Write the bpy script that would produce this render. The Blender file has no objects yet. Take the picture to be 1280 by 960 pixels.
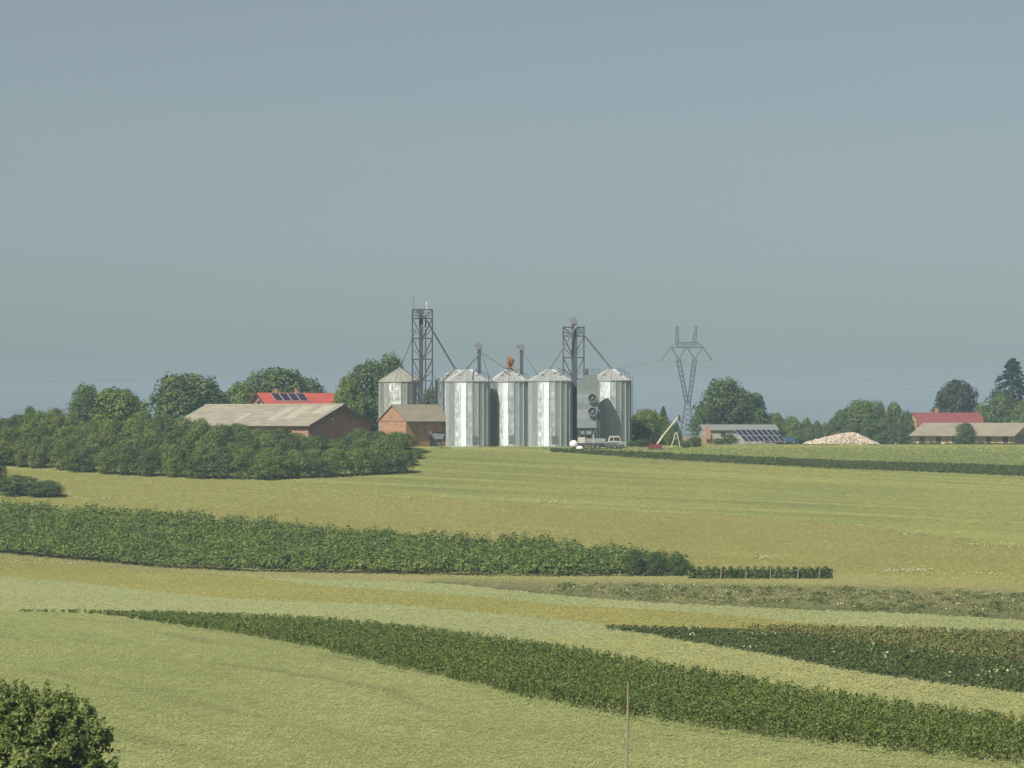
import bpy, math, random
import numpy as np
R = math.radians
C = bpy.context.scene.collection
rng = np.random.default_rng(7)
random.seed(7)
F, HZ, CAMZ = 4500.0, 525.0, 20.0          # focal length in photo pixels, horizon row, camera height

# ------------------------------------------------------------------ terrain
_ty = np.array([-3000,-60,0,30,60,100,130,185,270,400,450,490,540,588,600,640,700,800,1000,2000,6000,12000.])
_th = np.array([25,   3, 1.7,5.5,8.5,11.6,12.57,13.4,14.7,17.0,15.2,12.4,9.0,4.75,4.42,4.3,4.7,5.7,7.5,15.5,48,97.])
TY = np.arange(-100., 1300., 1.0)
TH = np.interp(TY, _ty, _th)
for _ in range(3):
    TH = np.convolve(np.pad(TH, 8, mode='edge'), np.ones(17)/17, 'valid')
def gh(Y):
    Y = np.asarray(Y, float)
    return np.where((Y > -90) & (Y < 1280), np.interp(Y, TY, TH), np.interp(Y, _ty, _th))
def gz(Y): return CAMZ - gh(Y)
_gy = np.arange(118., 640., .25)
_gp = HZ + F*gh(_gy)/_gy
_gp = np.minimum.accumulate(_gp)
def Yat(py): return np.interp(-np.asarray(py, float), -_gp, _gy)
def xat(Y, px): return (px-640.)*Y/F
def zat(Y, py): return CAMZ - Y*(py-HZ)/F
def G(px, py):
    Y = float(Yat(py)); return np.array([xat(Y, px), Y, float(gz(Y))])
def P(Y, px, py): return (xat(Y, px), Y, zat(Y, py))

# ------------------------------------------------------------------ materials
def newmat(name):
    m = bpy.data.materials.new(name); m.use_nodes = True
    nt = m.node_tree; b = nt.nodes['Principled BSDF']
    return m, nt, b
def N(nt, t, **kw):
    n = nt.nodes.new(t)
    for k, v in kw.items(): setattr(n, k, v)
    return n
def L(nt, a, b): nt.links.new(a, b)
def rgba(c): return (c[0], c[1], c[2], 1)
def coords(nt, scale=(1,1,1), rot=0., src='Object'):
    if src == 'World':
        o = N(nt, 'ShaderNodeNewGeometry').outputs['Position']
    else:
        o = N(nt, 'ShaderNodeTexCoord').outputs[src]
    r = N(nt, 'ShaderNodeMapping'); r.inputs['Rotation'].default_value = (0, 0, rot)
    s = N(nt, 'ShaderNodeMapping'); s.inputs['Scale'].default_value = scale
    L(nt, o, r.inputs['Vector']); L(nt, r.outputs[0], s.inputs['Vector'])
    return s.outputs[0]
def noise(nt, vec, scale, detail=4, rough=.55):
    n = N(nt, 'ShaderNodeTexNoise'); n.inputs['Scale'].default_value = scale
    n.inputs['Detail'].default_value = detail; n.inputs['Roughness'].default_value = rough
    if vec is not None: L(nt, vec, n.inputs['Vector'])
    return n.outputs['Fac']
def ramp(nt, fac, a, b):
    n = N(nt, 'ShaderNodeMapRange'); n.inputs['From Min'].default_value = a; n.inputs['From Max'].default_value = b
    L(nt, fac, n.inputs['Value']); return n.outputs[0]
def mix(nt, fac, a, b):
    n = N(nt, 'ShaderNodeMix', data_type='RGBA')
    if isinstance(fac, float): n.inputs[0].default_value = fac
    else: L(nt, fac, n.inputs[0])
    for v, i in ((a, 6), (b, 7)):
        if isinstance(v, tuple): n.inputs[i].default_value = rgba(v)
        else: L(nt, v, n.inputs[i])
    return n.outputs[2]
def island_hsv(nt, col, lo=.7, hi=1.3, hue=.02):
    g = N(nt, 'ShaderNodeNewGeometry')
    r = N(nt, 'ShaderNodeMapRange'); r.inputs['To Min'].default_value = lo; r.inputs['To Max'].default_value = hi
    L(nt, g.outputs['Random Per Island'], r.inputs['Value'])
    m = N(nt, 'ShaderNodeMath', operation='MULTIPLY'); m.inputs[1].default_value = 7.31
    L(nt, g.outputs['Random Per Island'], m.inputs[0])
    f = N(nt, 'ShaderNodeMath', operation='FRACT'); L(nt, m.outputs[0], f.inputs[0])
    r2 = N(nt, 'ShaderNodeMapRange'); r2.inputs['To Min'].default_value = .5-hue; r2.inputs['To Max'].default_value = .5+hue
    L(nt, f.outputs[0], r2.inputs['Value'])
    h = N(nt, 'ShaderNodeHueSaturation'); L(nt, r.outputs[0], h.inputs['Value']); L(nt, r2.outputs[0], h.inputs['Hue'])
    L(nt, col, h.inputs['Color']); return h.outputs[0]
def field_mat(name, a, b, c, ang=0., along=.03, across=.35, island=False, bump=.25, amt=.9, fine=1.3, tram=0.):
    m, nt, bs = newmat(name)
    v = coords(nt, (along, across, .1), ang, 'World')
    w = coords(nt, (1, .35, 1), 0, 'World')
    s = ramp(nt, noise(nt, v, 1., 5, .6), .36, .64)
    g = ramp(nt, noise(nt, w, .045, 3), .38, .62)
    f = noise(nt, w, fine, 6, .7)
    k = mix(nt, s, a, b)
    k2 = N(nt, 'ShaderNodeMath', operation='MULTIPLY'); k2.inputs[1].default_value = amt*.6; L(nt, g, k2.inputs[0])
    k = mix(nt, k2.outputs[0], k, c)
    h = N(nt, 'ShaderNodeHueSaturation'); L(nt, ramp2(nt, f, .3, .7, .84, 1.16), h.inputs['Value']); L(nt, k, h.inputs['Color'])
    col = h.outputs[0]
    if tram:                                # wheel tracks: thin broken lines along the field, about every `tram` metres
        o = N(nt, 'ShaderNodeNewGeometry').outputs['Position']
        q = N(nt, 'ShaderNodeMapping'); q.inputs['Rotation'].default_value = (0, 0, ang); L(nt, o, q.inputs['Vector'])
        sx = N(nt, 'ShaderNodeSeparateXYZ'); L(nt, q.outputs[0], sx.inputs[0])
        wob = ramp2(nt, noise(nt, coords(nt, (.03,.03,.03), 0, 'World'), 1., 2), 0, 1, -7, 7)
        ad = N(nt, 'ShaderNodeMath', operation='ADD'); L(nt, sx.outputs[1], ad.inputs[0]); L(nt, wob, ad.inputs[1])
        pp = N(nt, 'ShaderNodeMath', operation='PINGPONG'); pp.inputs[1].default_value = tram/2; L(nt, ad.outputs[0], pp.inputs[0])
        ln = ramp2(nt, pp.outputs[0], .25, .9, 1., 0.)
        br_ = ramp(nt, noise(nt, coords(nt, (.035,.2,.1), ang, 'World'), 1., 3), .42, .6)
        mu = N(nt, 'ShaderNodeMath', operation='MULTIPLY'); L(nt, ln, mu.inputs[0]); L(nt, br_, mu.inputs[1])
        mu2 = N(nt, 'ShaderNodeMath', operation='MULTIPLY'); mu2.inputs[1].default_value = .55; L(nt, mu.outputs[0], mu2.inputs[0])
        col = mix(nt, mu2.outputs[0], col, (.12,.13,.055))
    if island: col = island_hsv(nt, col, .90, 1.16, .008)
    L(nt, col, bs.inputs['Base Color']); bs.inputs['Roughness'].default_value = .9
    bs.inputs['Specular IOR Level'].default_value = .1
    if bump and not island:
        bn = N(nt, 'ShaderNodeBump'); bn.inputs['Strength'].default_value = bump; bn.inputs['Distance'].default_value = .25
        L(nt, f, bn.inputs['Height']); L(nt, bn.outputs[0], bs.inputs['Normal'])
    return m
def ramp2(nt, fac, a, b, lo, hi):
    n = N(nt, 'ShaderNodeMapRange'); n.inputs['From Min'].default_value = a; n.inputs['From Max'].default_value = b
    n.inputs['To Min'].default_value = lo; n.inputs['To Max'].default_value = hi
    L(nt, fac, n.inputs['Value']); return n.outputs[0]
def leaf_mat(name, a, b, lo=.6, hi=1.4, trans=.28, scale=.5):
    m, nt, bs = newmat(name)
    f = ramp(nt, noise(nt, coords(nt, (1,1,1), 0, 'World'), scale, 3), .36, .64)
    col = island_hsv(nt, mix(nt, f, a, b), lo, hi, .018)
    L(nt, col, bs.inputs['Base Color']); bs.inputs['Roughness'].default_value = .62
    bs.inputs['Specular IOR Level'].default_value = .25
    t = N(nt, 'ShaderNodeBsdfTranslucent'); L(nt, col, t.inputs['Color'])
    x = N(nt, 'ShaderNodeMixShader'); x.inputs[0].default_value = trans
    L(nt, bs.outputs[0], x.inputs[1]); L(nt, t.outputs[0], x.inputs[2])
    L(nt, x.outputs[0], nt.nodes['Material Output'].inputs['Surface'])
    return m
def solid_mat(name, a, b=None, rough=.7, metal=0., scale=2., bump=0., stretch=(1,1,1), spec=.3):
    m, nt, bs = newmat(name)
    if b is None: b = tuple(.75*x for x in a)
    v = coords(nt, stretch)
    f = noise(nt, v, scale, 6, .65)
    L(nt, mix(nt, ramp(nt, f, .35, .65), a, b), bs.inputs['Base Color'])
    bs.inputs['Roughness'].default_value = rough; bs.inputs['Metallic'].default_value = metal
    bs.inputs['Specular IOR Level'].default_value = spec
    if bump:
        bn = N(nt, 'ShaderNodeBump'); bn.inputs['Strength'].default_value = bump; bn.inputs['Distance'].default_value = .05
        L(nt, f, bn.inputs['Height']); L(nt, bn.outputs[0], bs.inputs['Normal'])
    return m
def brick_mat(name, a, b, mortar):
    m, nt, bs = newmat(name)
    tc = N(nt, 'ShaderNodeTexCoord'); sp = N(nt, 'ShaderNodeSeparateXYZ'); L(nt, tc.outputs['Object'], sp.inputs[0])
    ad = N(nt, 'ShaderNodeMath', operation='ADD'); L(nt, sp.outputs[0], ad.inputs[0]); L(nt, sp.outputs[1], ad.inputs[1])
    cb = N(nt, 'ShaderNodeCombineXYZ'); L(nt, ad.outputs[0], cb.inputs[0]); L(nt, sp.outputs[2], cb.inputs[1])
    br = N(nt, 'ShaderNodeTexBrick'); br.inputs['Scale'].default_value = 1.
    br.inputs['Brick Width'].default_value = .5; br.inputs['Row Height'].default_value = .16; br.inputs['Mortar Size'].default_value = .012
    br.inputs['Color1'].default_value = rgba(a); br.inputs['Color2'].default_value = rgba(b); br.inputs['Mortar'].default_value = rgba(mortar)
    L(nt, cb.outputs[0], br.inputs['Vector'])
    f = ramp2(nt, noise(nt, tc.outputs['Object'], .8, 5, .65), .3, .7, .75, 1.2)
    h = N(nt, 'ShaderNodeHueSaturation'); L(nt, f, h.inputs['Value']); L(nt, br.outputs['Color'], h.inputs['Color'])
    L(nt, h.outputs[0], bs.inputs['Base Color']); bs.inputs['Roughness'].default_value = .9
    return m
def rib_mat(name, a, b, rough=.6, pitch=.55):     # sheet roof: ribs down the slope, courses across, weathering
    m, nt, bs = newmat(name); tc = N(nt, 'ShaderNodeTexCoord'); sp = N(nt, 'ShaderNodeSeparateXYZ'); L(nt, tc.outputs['Object'], sp.inputs[0])
    f = ramp(nt, noise(nt, coords(nt, (.5,1.2,1.2)), .7, 6, .7), .32, .68)
    col = mix(nt, f, a, b)
    for o, p_, d_ in ((0, pitch, .72), (1, 1.15, .80)):
        ab = N(nt, 'ShaderNodeMath', operation='ABSOLUTE'); L(nt, sp.outputs[o], ab.inputs[0])
        mo = N(nt, 'ShaderNodeMath', operation='MODULO'); mo.inputs[1].default_value = p_; L(nt, ab.outputs[0], mo.inputs[0])
        h = N(nt, 'ShaderNodeHueSaturation'); L(nt, ramp2(nt, mo.outputs[0], .06, .16, d_, 1.), h.inputs['Value']); L(nt, col, h.inputs['Color']); col = h.outputs[0]
    L(nt, col, bs.inputs['Base Color']); bs.inputs['Roughness'].default_value = rough; bs.inputs['Specular IOR Level'].default_value = .25
    return m
def galv_mat(name, base, metal=.6, rough=.36, lo=.86, hi=1.12, tint=(.5,.48,.42), corr=0.):
    m, nt, bs = newmat(name)
    f = ramp(nt, noise(nt, coords(nt, (1,1,.35)), 1.6, 6, .7), .42, .75)
    col = island_hsv(nt, mix(nt, f, base, tint), lo, hi, .01)
    L(nt, col, bs.inputs['Base Color']); bs.inputs['Metallic'].default_value = metal
    g = N(nt, 'ShaderNodeNewGeometry')
    a = N(nt, 'ShaderNodeMath', operation='MULTIPLY_ADD'); a.inputs[1].default_value = .14; a.inputs[2].default_value = rough-.07
    L(nt, g.outputs['Random Per Island'], a.inputs[0]); L(nt, a.outputs[0], bs.inputs['Roughness'])
    if corr:                                # horizontal corrugation, 0.1 m pitch
        sp = N(nt, 'ShaderNodeSeparateXYZ'); L(nt, N(nt, 'ShaderNodeTexCoord').outputs['Object'], sp.inputs[0])
        w_ = N(nt, 'ShaderNodeMath', operation='MULTIPLY'); w_.inputs[1].default_value = 62.8; L(nt, sp.outputs[2], w_.inputs[0])
        sn = N(nt, 'ShaderNodeMath', operation='SINE'); L(nt, w_.outputs[0], sn.inputs[0])
        k_ = N(nt, 'ShaderNodeMath', operation='MULTIPLY'); k_.inputs[1].default_value = corr; L(nt, sn.outputs[0], k_.inputs[0])
        cb = N(nt, 'ShaderNodeCombineXYZ'); L(nt, k_.outputs[0], cb.inputs[2])
        va = N(nt, 'ShaderNodeVectorMath', operation='ADD'); L(nt, g.outputs['Normal'], va.inputs[0]); 
        nz = N(nt, 'ShaderNodeTexNoise'); nz.inputs['Scale'].default_value = 1.7; nz.inputs['Detail'].default_value = 3; L(nt, coords(nt, (1,1,.7)), nz.inputs['Vector'])
        vs = N(nt, 'ShaderNodeVectorMath', operation='MULTIPLY_ADD'); vs.inputs[1].default_value = (.55,.55,.2); vs.inputs[2].default_value = (-.275,-.275,-.1); L(nt, nz.outputs['Color'], vs.inputs[0])
        v2 = N(nt, 'ShaderNodeVectorMath', operation='ADD'); L(nt, cb.outputs[0], v2.inputs[0]); L(nt, vs.outputs[0], v2.inputs[1]); L(nt, v2.outputs[0], va.inputs[1])
        vn = N(nt, 'ShaderNodeVectorMath', operation='NORMALIZE'); L(nt, va.outputs[0], vn.inputs[0]); L(nt, vn.outputs[0], bs.inputs['Normal'])
        return m
    bn = N(nt, 'ShaderNodeBump'); bn.inputs['Strength'].default_value = .3; bn.inputs['Distance'].default_value = .04
    L(nt, noise(nt, coords(nt, (1,1,.6)), 3., 3), bn.inputs['Height']); L(nt, bn.outputs[0], bs.inputs['Normal'])
    return m

M = {}
M['ground'] = field_mat('meadow_grass', (.17,.18,.055), (.22,.20,.07), (.13,.16,.05), 0)
M['leaf_mid'] = leaf_mat('leaf_mid', (.090,.146,.028), (.180,.228,.044), .55, 1.45, .3, .7)
M['leaf_dark'] = leaf_mat('leaf_dark', (.058,.102,.028), (.118,.164,.040), .55, 1.45, .28, .7)
M['leaf_light'] = leaf_mat('leaf_light', (.105,.150,.030), (.15,.18,.04))
M['leaf_blue'] = leaf_mat('leaf_blue', (.022,.042,.026), (.040,.060,.032), trans=.15)
M['leaf_bronze'] = leaf_mat('leaf_bronze', (.060,.062,.032), (.045,.066,.030))
M['leaf_near'] = leaf_mat('leaf_near', (.15,.21,.058), (.28,.33,.105), .5, 1.45, .46, 1.4)
M['bark'] = solid_mat('bark', (.12,.095,.07), (.07,.055,.04), .95, scale=6, bump=.6)
M['galv'] = galv_mat('galvanised_sheet', (.46,.50,.50), .64, .50, .90, 1.10, (.40,.43,.42), corr=.55)
M['galv_old'] = galv_mat('weathered_galvanised', (.36,.38,.35), .45, .42, .86, 1.12, (.30,.30,.26), corr=.45)
M['roof_old'] = galv_mat('weathered_roof_sheet', (.32,.31,.26), .15, .6, .9, 1.1, (.25,.24,.19))
M['galv_roof'] = galv_mat('galvanised_roof', (.52,.53,.52), .5, .42, .85, 1.12)
M['steel'] = solid_mat('dark_steel', (.10,.11,.115), (.07,.075,.08), .55, .4, 1.5)
M['steel_light'] = solid_mat('light_steel', (.25,.27,.28), (.18,.195,.2), .5, .5, 1.5)
M['pylon'] = solid_mat('pylon_steel', (.12,.13,.13), (.10,.11,.11), .6, .2, .4)
M['rust'] = solid_mat('rusty_orange', (.42,.20,.05), (.25,.10,.03), .8, .1, 3)
M['concrete'] = solid_mat('concrete', (.36,.35,.31), (.25,.24,.21), .9, scale=1.5)
M['white'] = solid_mat('white_paint', (.75,.74,.69), (.6,.59,.54), .5, scale=1.5)
M['cream'] = solid_mat('cream_paint', (.55,.52,.40), (.42,.40,.31), .6, scale=2)
M['rubber'] = solid_mat('rubber', (.03,.03,.03), (.05,.048,.045), .85)
M['glass'] = solid_mat('dark_glass', (.03,.04,.05), (.02,.03,.04), .12, spec=.6)
M['red'] = solid_mat('red_paint', (.26,.035,.04), (.17,.03,.03), .6)
M['grey_paint'] = solid_mat('grey_paint', (.30,.31,.30), (.22,.22,.21), .6)
M['blue'] = solid_mat('blue_paint', (.05,.11,.17), (.035,.08,.13), .6, scale=2)
M['dryer'] = galv_mat('dryer_sheet', (.26,.29,.285), .35, .5, .82, 1.15, (.2,.22,.21))
M['fibre'] = rib_mat('fibre_cement', (.33,.295,.225), (.21,.19,.15), .9, 1.1)
M['fibre2'] = rib_mat('fibre_cement_shed', (.29,.255,.18), (.205,.18,.13), .9, 1.1)
M['fibre_pale'] = solid_mat('fibre_cement_new', (.36,.335,.255), (.30,.28,.21), .9, scale=.8)
M['tile_red'] = rib_mat('red_roof_sheet', (.50,.105,.080), (.41,.080,.064))
M['tile_dull'] = rib_mat('dull_red_sheet', (.26,.075,.07), (.20,.06,.055))
M['brick'] = brick_mat('brown_brick', (.30,.155,.11), (.36,.185,.13), (.33,.27,.21))
M['brick_or'] = brick_mat('orange_brick', (.33,.165,.092), (.38,.20,.11), (.38,.30,.21))
M['yellow'] = solid_mat('yellow_render', (.48,.38,.18), (.38,.30,.15), .9)
M['timber'] = solid_mat('dark_timber', (.07,.05,.045), (.05,.038,.033), .85, scale=4)
M['plank'] = solid_mat('weathered_plank', (.30,.25,.17), (.2,.165,.115), .9, scale=3, stretch=(1,1,.2))
M['panel'] = solid_mat('solar_cells', (.020,.022,.040), (.03,.032,.05), .25, spec=.5, scale=6)
M['alu'] = solid_mat('aluminium', (.55,.56,.56), (.45,.46,.46), .45, .5)
M['stone'] = galv_mat('field_stone', (.56,.48,.37), 0., .9, .5, 1.35, (.38,.31,.24))

# ------------------------------------------------------------------ tagging and mesh helpers
LOC = {}
def tag(o, label=None, cat=None, group=None, kind=None):
    if label: o['label'] = label
    if cat: o['category'] = cat
    if group: o['group'] = group
    if kind: o['kind'] = kind
    return o
def thing(name, label, cat, loc, rz=0., group=None):
    o = bpy.data.objects.new(name, None); C.objects.link(o)
    o.location = loc; o.rotation_euler = (0, 0, rz); o.empty_display_size = .5
    LOC[o.name] = np.array(loc, float) if rz == 0 else np.zeros(3)
    return tag(o, label, cat, group)
class MB:
    def __init__(s): s.v = []; s.f = []; s.sm = []
    def add(s, vs, fs, smooth=False):
        n = len(s.v); s.v += [tuple(map(float, p)) for p in vs]
        s.f += [tuple(i+n for i in f) for f in fs]; s.sm += [smooth]*len(fs); return s
    def box(s, c, d, rz=0.):
        hx, hy, hz = d[0]/2, d[1]/2, d[2]/2; ca, sa = math.cos(rz), math.sin(rz); vs = []
        for z in (-hz, hz):
            for x, y in ((-hx,-hy),(hx,-hy),(hx,hy),(-hx,hy)):
                vs.append((c[0]+x*ca-y*sa, c[1]+x*sa+y*ca, c[2]+z))
        return s.add(vs, [(3,2,1,0),(4,5,6,7),(0,1,5,4),(1,2,6,5),(2,3,7,6),(3,0,4,7)])
    def tube(s, a, b, r, n=6, r2=None, cap=True):
        a = np.array(a, float); b = np.array(b, float); d = b-a; d /= (np.linalg.norm(d)+1e-9)
        u = np.cross(d, (0,0,1.) if abs(d[2]) < .9 else (1.,0,0)); u /= np.linalg.norm(u); w = np.cross(d, u)
        if r2 is None: r2 = r
        vs = []
        for p, q in ((a, r), (b, r2)):
            for i in range(n):
                t = 2*math.pi*i/n; vs.append(p+q*(u*math.cos(t)+w*math.sin(t)))
        fs = [(i, (i+1) % n, n+(i+1) % n, n+i) for i in range(n)]
        s.add(vs, fs, n > 6)
        if cap: s.add([vs[i] for i in range(n)], [tuple(range(n-1,-1,-1))]); s.add([vs[n+i] for i in range(n)], [tuple(range(n))])
        return s
    def path(s, pts, r, n=6):
        for a, b in zip(pts[:-1], pts[1:]): s.tube(a, b, r, n)
        return s
    def lathe(s, c, prof, n=24, smooth=False, cap=True):
        vs = []
        for r, z in prof:
            for i in range(n):
                t = 2*math.pi*i/n; vs.append((c[0]+r*math.cos(t), c[1]+r*math.sin(t), c[2]+z))
        fs = []
        for k in range(len(prof)-1):
            for i in range(n): fs.append((k*n+i, k*n+(i+1) % n, (k+1)*n+(i+1) % n, (k+1)*n+i))
        if cap:
            fs.append(tuple(range(n-1, -1, -1))); m = (len(prof)-1)*n; fs.append(tuple(m+i for i in range(n)))
        return s.add(vs, fs, smooth)
    def prism(s, poly, y0, y1):          # outline in x,z pushed along y
        n = len(poly); vs = [(x, y0, z) for x, z in poly]+[(x, y1, z) for x, z in poly]
        return s.add(vs, [tuple(range(n)), tuple(range(2*n-1, n-1, -1))]+[(i, n+i, n+(i+1) % n, (i+1) % n) for i in range(n)])
def link(name, me, parent, label=None):
    o = bpy.data.objects.new(name, me); C.objects.link(o)
    if parent is not None: o.parent = parent
    if label: o['label'] = label
    return o
def obj(name, mb, mat, parent=None, label=None):
    off = LOC.get(parent.name, np.zeros(3)) if parent is not None else np.zeros(3)
    me = bpy.data.meshes.new(name)
    me.from_pydata([(v[0]-off[0], v[1]-off[1], v[2]-off[2]) for v in mb.v], [], mb.f)
    me.polygons.foreach_set('use_smooth', mb.sm); me.materials.append(mat); me.update()
    o = link(name, me, parent, label); LOC[o.name] = off
    return o
def quads_mesh(name, V, mat):            # V: (n,4,3) loose quads in one mesh
    V = np.asarray(V, np.float32); n = V.shape[0]
    me = bpy.data.meshes.new(name)
    me.vertices.add(n*4); me.vertices.foreach_set('co', V.reshape(-1))
    me.loops.add(n*4); me.loops.foreach_set('vertex_index', np.arange(n*4, dtype=np.int32))
    me.polygons.add(n); me.polygons.foreach_set('loop_start', np.arange(0, n*4, 4, dtype=np.int32))
    me.polygons.foreach_set('loop_total', np.full(n, 4, np.int32))
    me.materials.append(mat); me.update(calc_edges=True); me.validate()
    return me
def unit(v): return v/(np.linalg.norm(v, axis=-1, keepdims=True)+1e-9)
def rdir(n): return unit(rng.normal(size=(n, 3)))
def leaf_quads(pos, nrm, size, asp=.62):
    n = len(pos); t = unit(np.cross(nrm, rdir(n))); b = np.cross(nrm, t)
    s = size*rng.uniform(.6, 1.35, (n, 1)); t = t*s; b = b*s*asp
    return np.stack([pos-t*.5, pos+b*.5+t*.06, pos+t*.5, pos-b*.5+t*.06], 1)
def blob_leaves(blobs, n, size, flat=1., jit=.65, up=.35):
    bl = np.asarray(blobs, float); w = bl[:,3]**2; w /= w.sum()
    i = rng.choice(len(bl), n, p=w); d = rdir(n); d[:,2] = np.where(d[:,2] < -.35, -d[:,2]*.7, d[:,2]); d = unit(d)
    lump = 1+.16*np.sin(d[:,:1]*5+i[:,None])+.12*np.sin(d[:,1:2]*7+2*i[:,None])
    r = bl[i,3:4]*(1.04-.5*rng.random((n,1))**1.6)*lump
    pos = bl[i,:3]+d*r*np.array([1,1,flat])
    keep = np.ones(n, bool)
    for k in range(len(bl)):
        keep &= ~((np.linalg.norm(pos-bl[k,:3], axis=1) < bl[k,3]*.6) & (i != k))
    pos, d = pos[keep], d[keep]
    nrm = unit(d+np.array([0,0,up])+jit*rdir(len(pos)))
    return leaf_quads(pos, nrm, size)

# ------------------------------------------------------------------ tree kit: unit meshes (1 high, 1 wide)
def crown_unit(n, size, nb, z0, mid, matname, spread=.36, br=(.14,.22)):
    bl = []
    for k in range(nb):
        u = (k+.5)/nb; z = z0+(0.93-z0)*u
        prof = math.sin(math.pi*min(1, max(.08, ((z-z0)/(1-z0))**mid*.86+.10)))
        a = k*2.399+rng.uniform(-.5, .5); rr = spread*prof*math.sqrt(rng.uniform(.15, 1))
        r = rng.uniform(*br)*(.65+.45*prof)
        bl.append((rr*math.cos(a), rr*math.sin(a), min(z, 1-r*.85), r))
    return bl, quads_mesh('crown', blob_leaves(bl, n, size), M[matname])
def trunk_unit(bl, r=.022):
    m = MB(); m.tube((0,0,-.03), (.01,0,.35), r*1.3, 8, r); m.tube((.01,0,.35), (0,.01,.72), r, 8, r*.35)
    for b in bl[::3]:
        m.tube((0,0,.18+.3*random.random()), (b[0]*.85, b[1]*.85, b[2]), r*.5, 5, r*.15)
    me = bpy.data.meshes.new('trunk'); me.from_pydata(m.v, [], m.f); me.materials.append(M['bark']); return me
KIT = {}
def kit(key, *a, **k):
    bl, me = crown_unit(*a, **k); KIT[key] = (me, trunk_unit(bl))
for i in range(2):
    kit('round_mid%d' % i, 13000, .046, 26, .22, .8, 'leaf_mid')
    kit('round_dark%d' % i, 13000, .046, 26, .18, .9, 'leaf_dark')
    kit('bush_mid%d' % i, 9500, .046, 18, .0, .75, 'leaf_mid', spread=.36, br=(.18,.27))
    kit('bush_dark%d' % i, 9500, .046, 18, .0, .75, 'leaf_dark', spread=.36, br=(.18,.27))
    kit('bush_light%d' % i, 9500, .046, 18, .0, .75, 'leaf_light', spread=.36, br=(.18,.27))
kit('tall_mid0', 11000, .040, 28, .12, .75, 'leaf_mid', spread=.33, br=(.12,.2))
kit('tall_dark0', 11000, .040, 28, .10, .75, 'leaf_dark', spread=.33, br=(.12,.2))
kit('bronze0', 13000, .046, 26, .2, .9, 'leaf_bronze')
def spruce_unit(matname):
    Q = []; n = 90
    for k in range(n):
        z = .06+.92*(k/n); r = .5*(1-z)**.82*(.75+.35*random.random())+.012; a = k*2.399
        for j in range(2):
            aa = a+j*math.pi+rng.uniform(-.4, .4); m = int(14+50*r*2)
            t = np.sqrt(rng.random(m))*r; side = rng.normal(size=m)*.22*t+rng.normal(size=m)*.008
            x = t*math.cos(aa)-side*math.sin(aa); y = t*math.sin(aa)+side*math.cos(aa)
            zz = z-.18*t*t/max(r, .05)-.05*t+rng.normal(size=m)*.007
            nr = unit(np.stack([np.cos(aa)*np.ones(m)*.5, np.sin(aa)*np.ones(m)*.5, np.ones(m)], 1)+.6*rdir(m))
            Q.append(leaf_quads(np.stack([x, y, zz], 1), nr, .042, .5))
    tr = MB(); tr.tube((0,0,-.03), (0,0,.97), .02, 7, .004)
    me = bpy.data.meshes.new('trunk'); me.from_pydata(tr.v, [], tr.f); me.materials.append(M['bark'])
    return quads_mesh('crown', np.concatenate(Q), M[matname]), me
KIT['spruce0'] = spruce_unit('leaf_blue')
KIT['spruce1'] = spruce_unit('leaf_dark')
def tree(name, kind, px, ytop, wpx, Y, label, cat='tree', group=None, depth=1.):
    x = xat(Y, px); z = float(gz(Y)); h = zat(Y, ytop)-z; w = wpx*Y/F
    t = thing(name, label, cat, (x, Y, z), 0, group)
    t.rotation_euler = (0, 0, rng.uniform(0, 6.28)); t.scale = (w, w*depth, h)
    cr, tr = KIT[kind]
    link('trunk', tr, t); link('crown', cr, t)
    return t

# ------------------------------------------------------------------ ground and fields
ys = np.concatenate([np.array([-300,-90]), np.arange(-60, 100, 5), np.arange(100, 900, 1.), np.arange(900, 1280, 20), np.array([1300,1600,2000,2600,3400])])
xs = np.array([-1500,-900,-400,-200,-120,-60,-20,20,60,120,200,400,900,1500.])
gv = [(x, y, float(z)) for y, z in zip(ys, gz(ys)) for x in xs]; nx = len(xs)
gf = [(j*nx+i, j*nx+i+1, (j+1)*nx+i+1, (j+1)*nx+i) for j in range(len(ys)-1) for i in range(nx-1)]
tag(obj('ground', MB().add(gv, gf, True), M['ground']), kind='structure')

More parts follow.
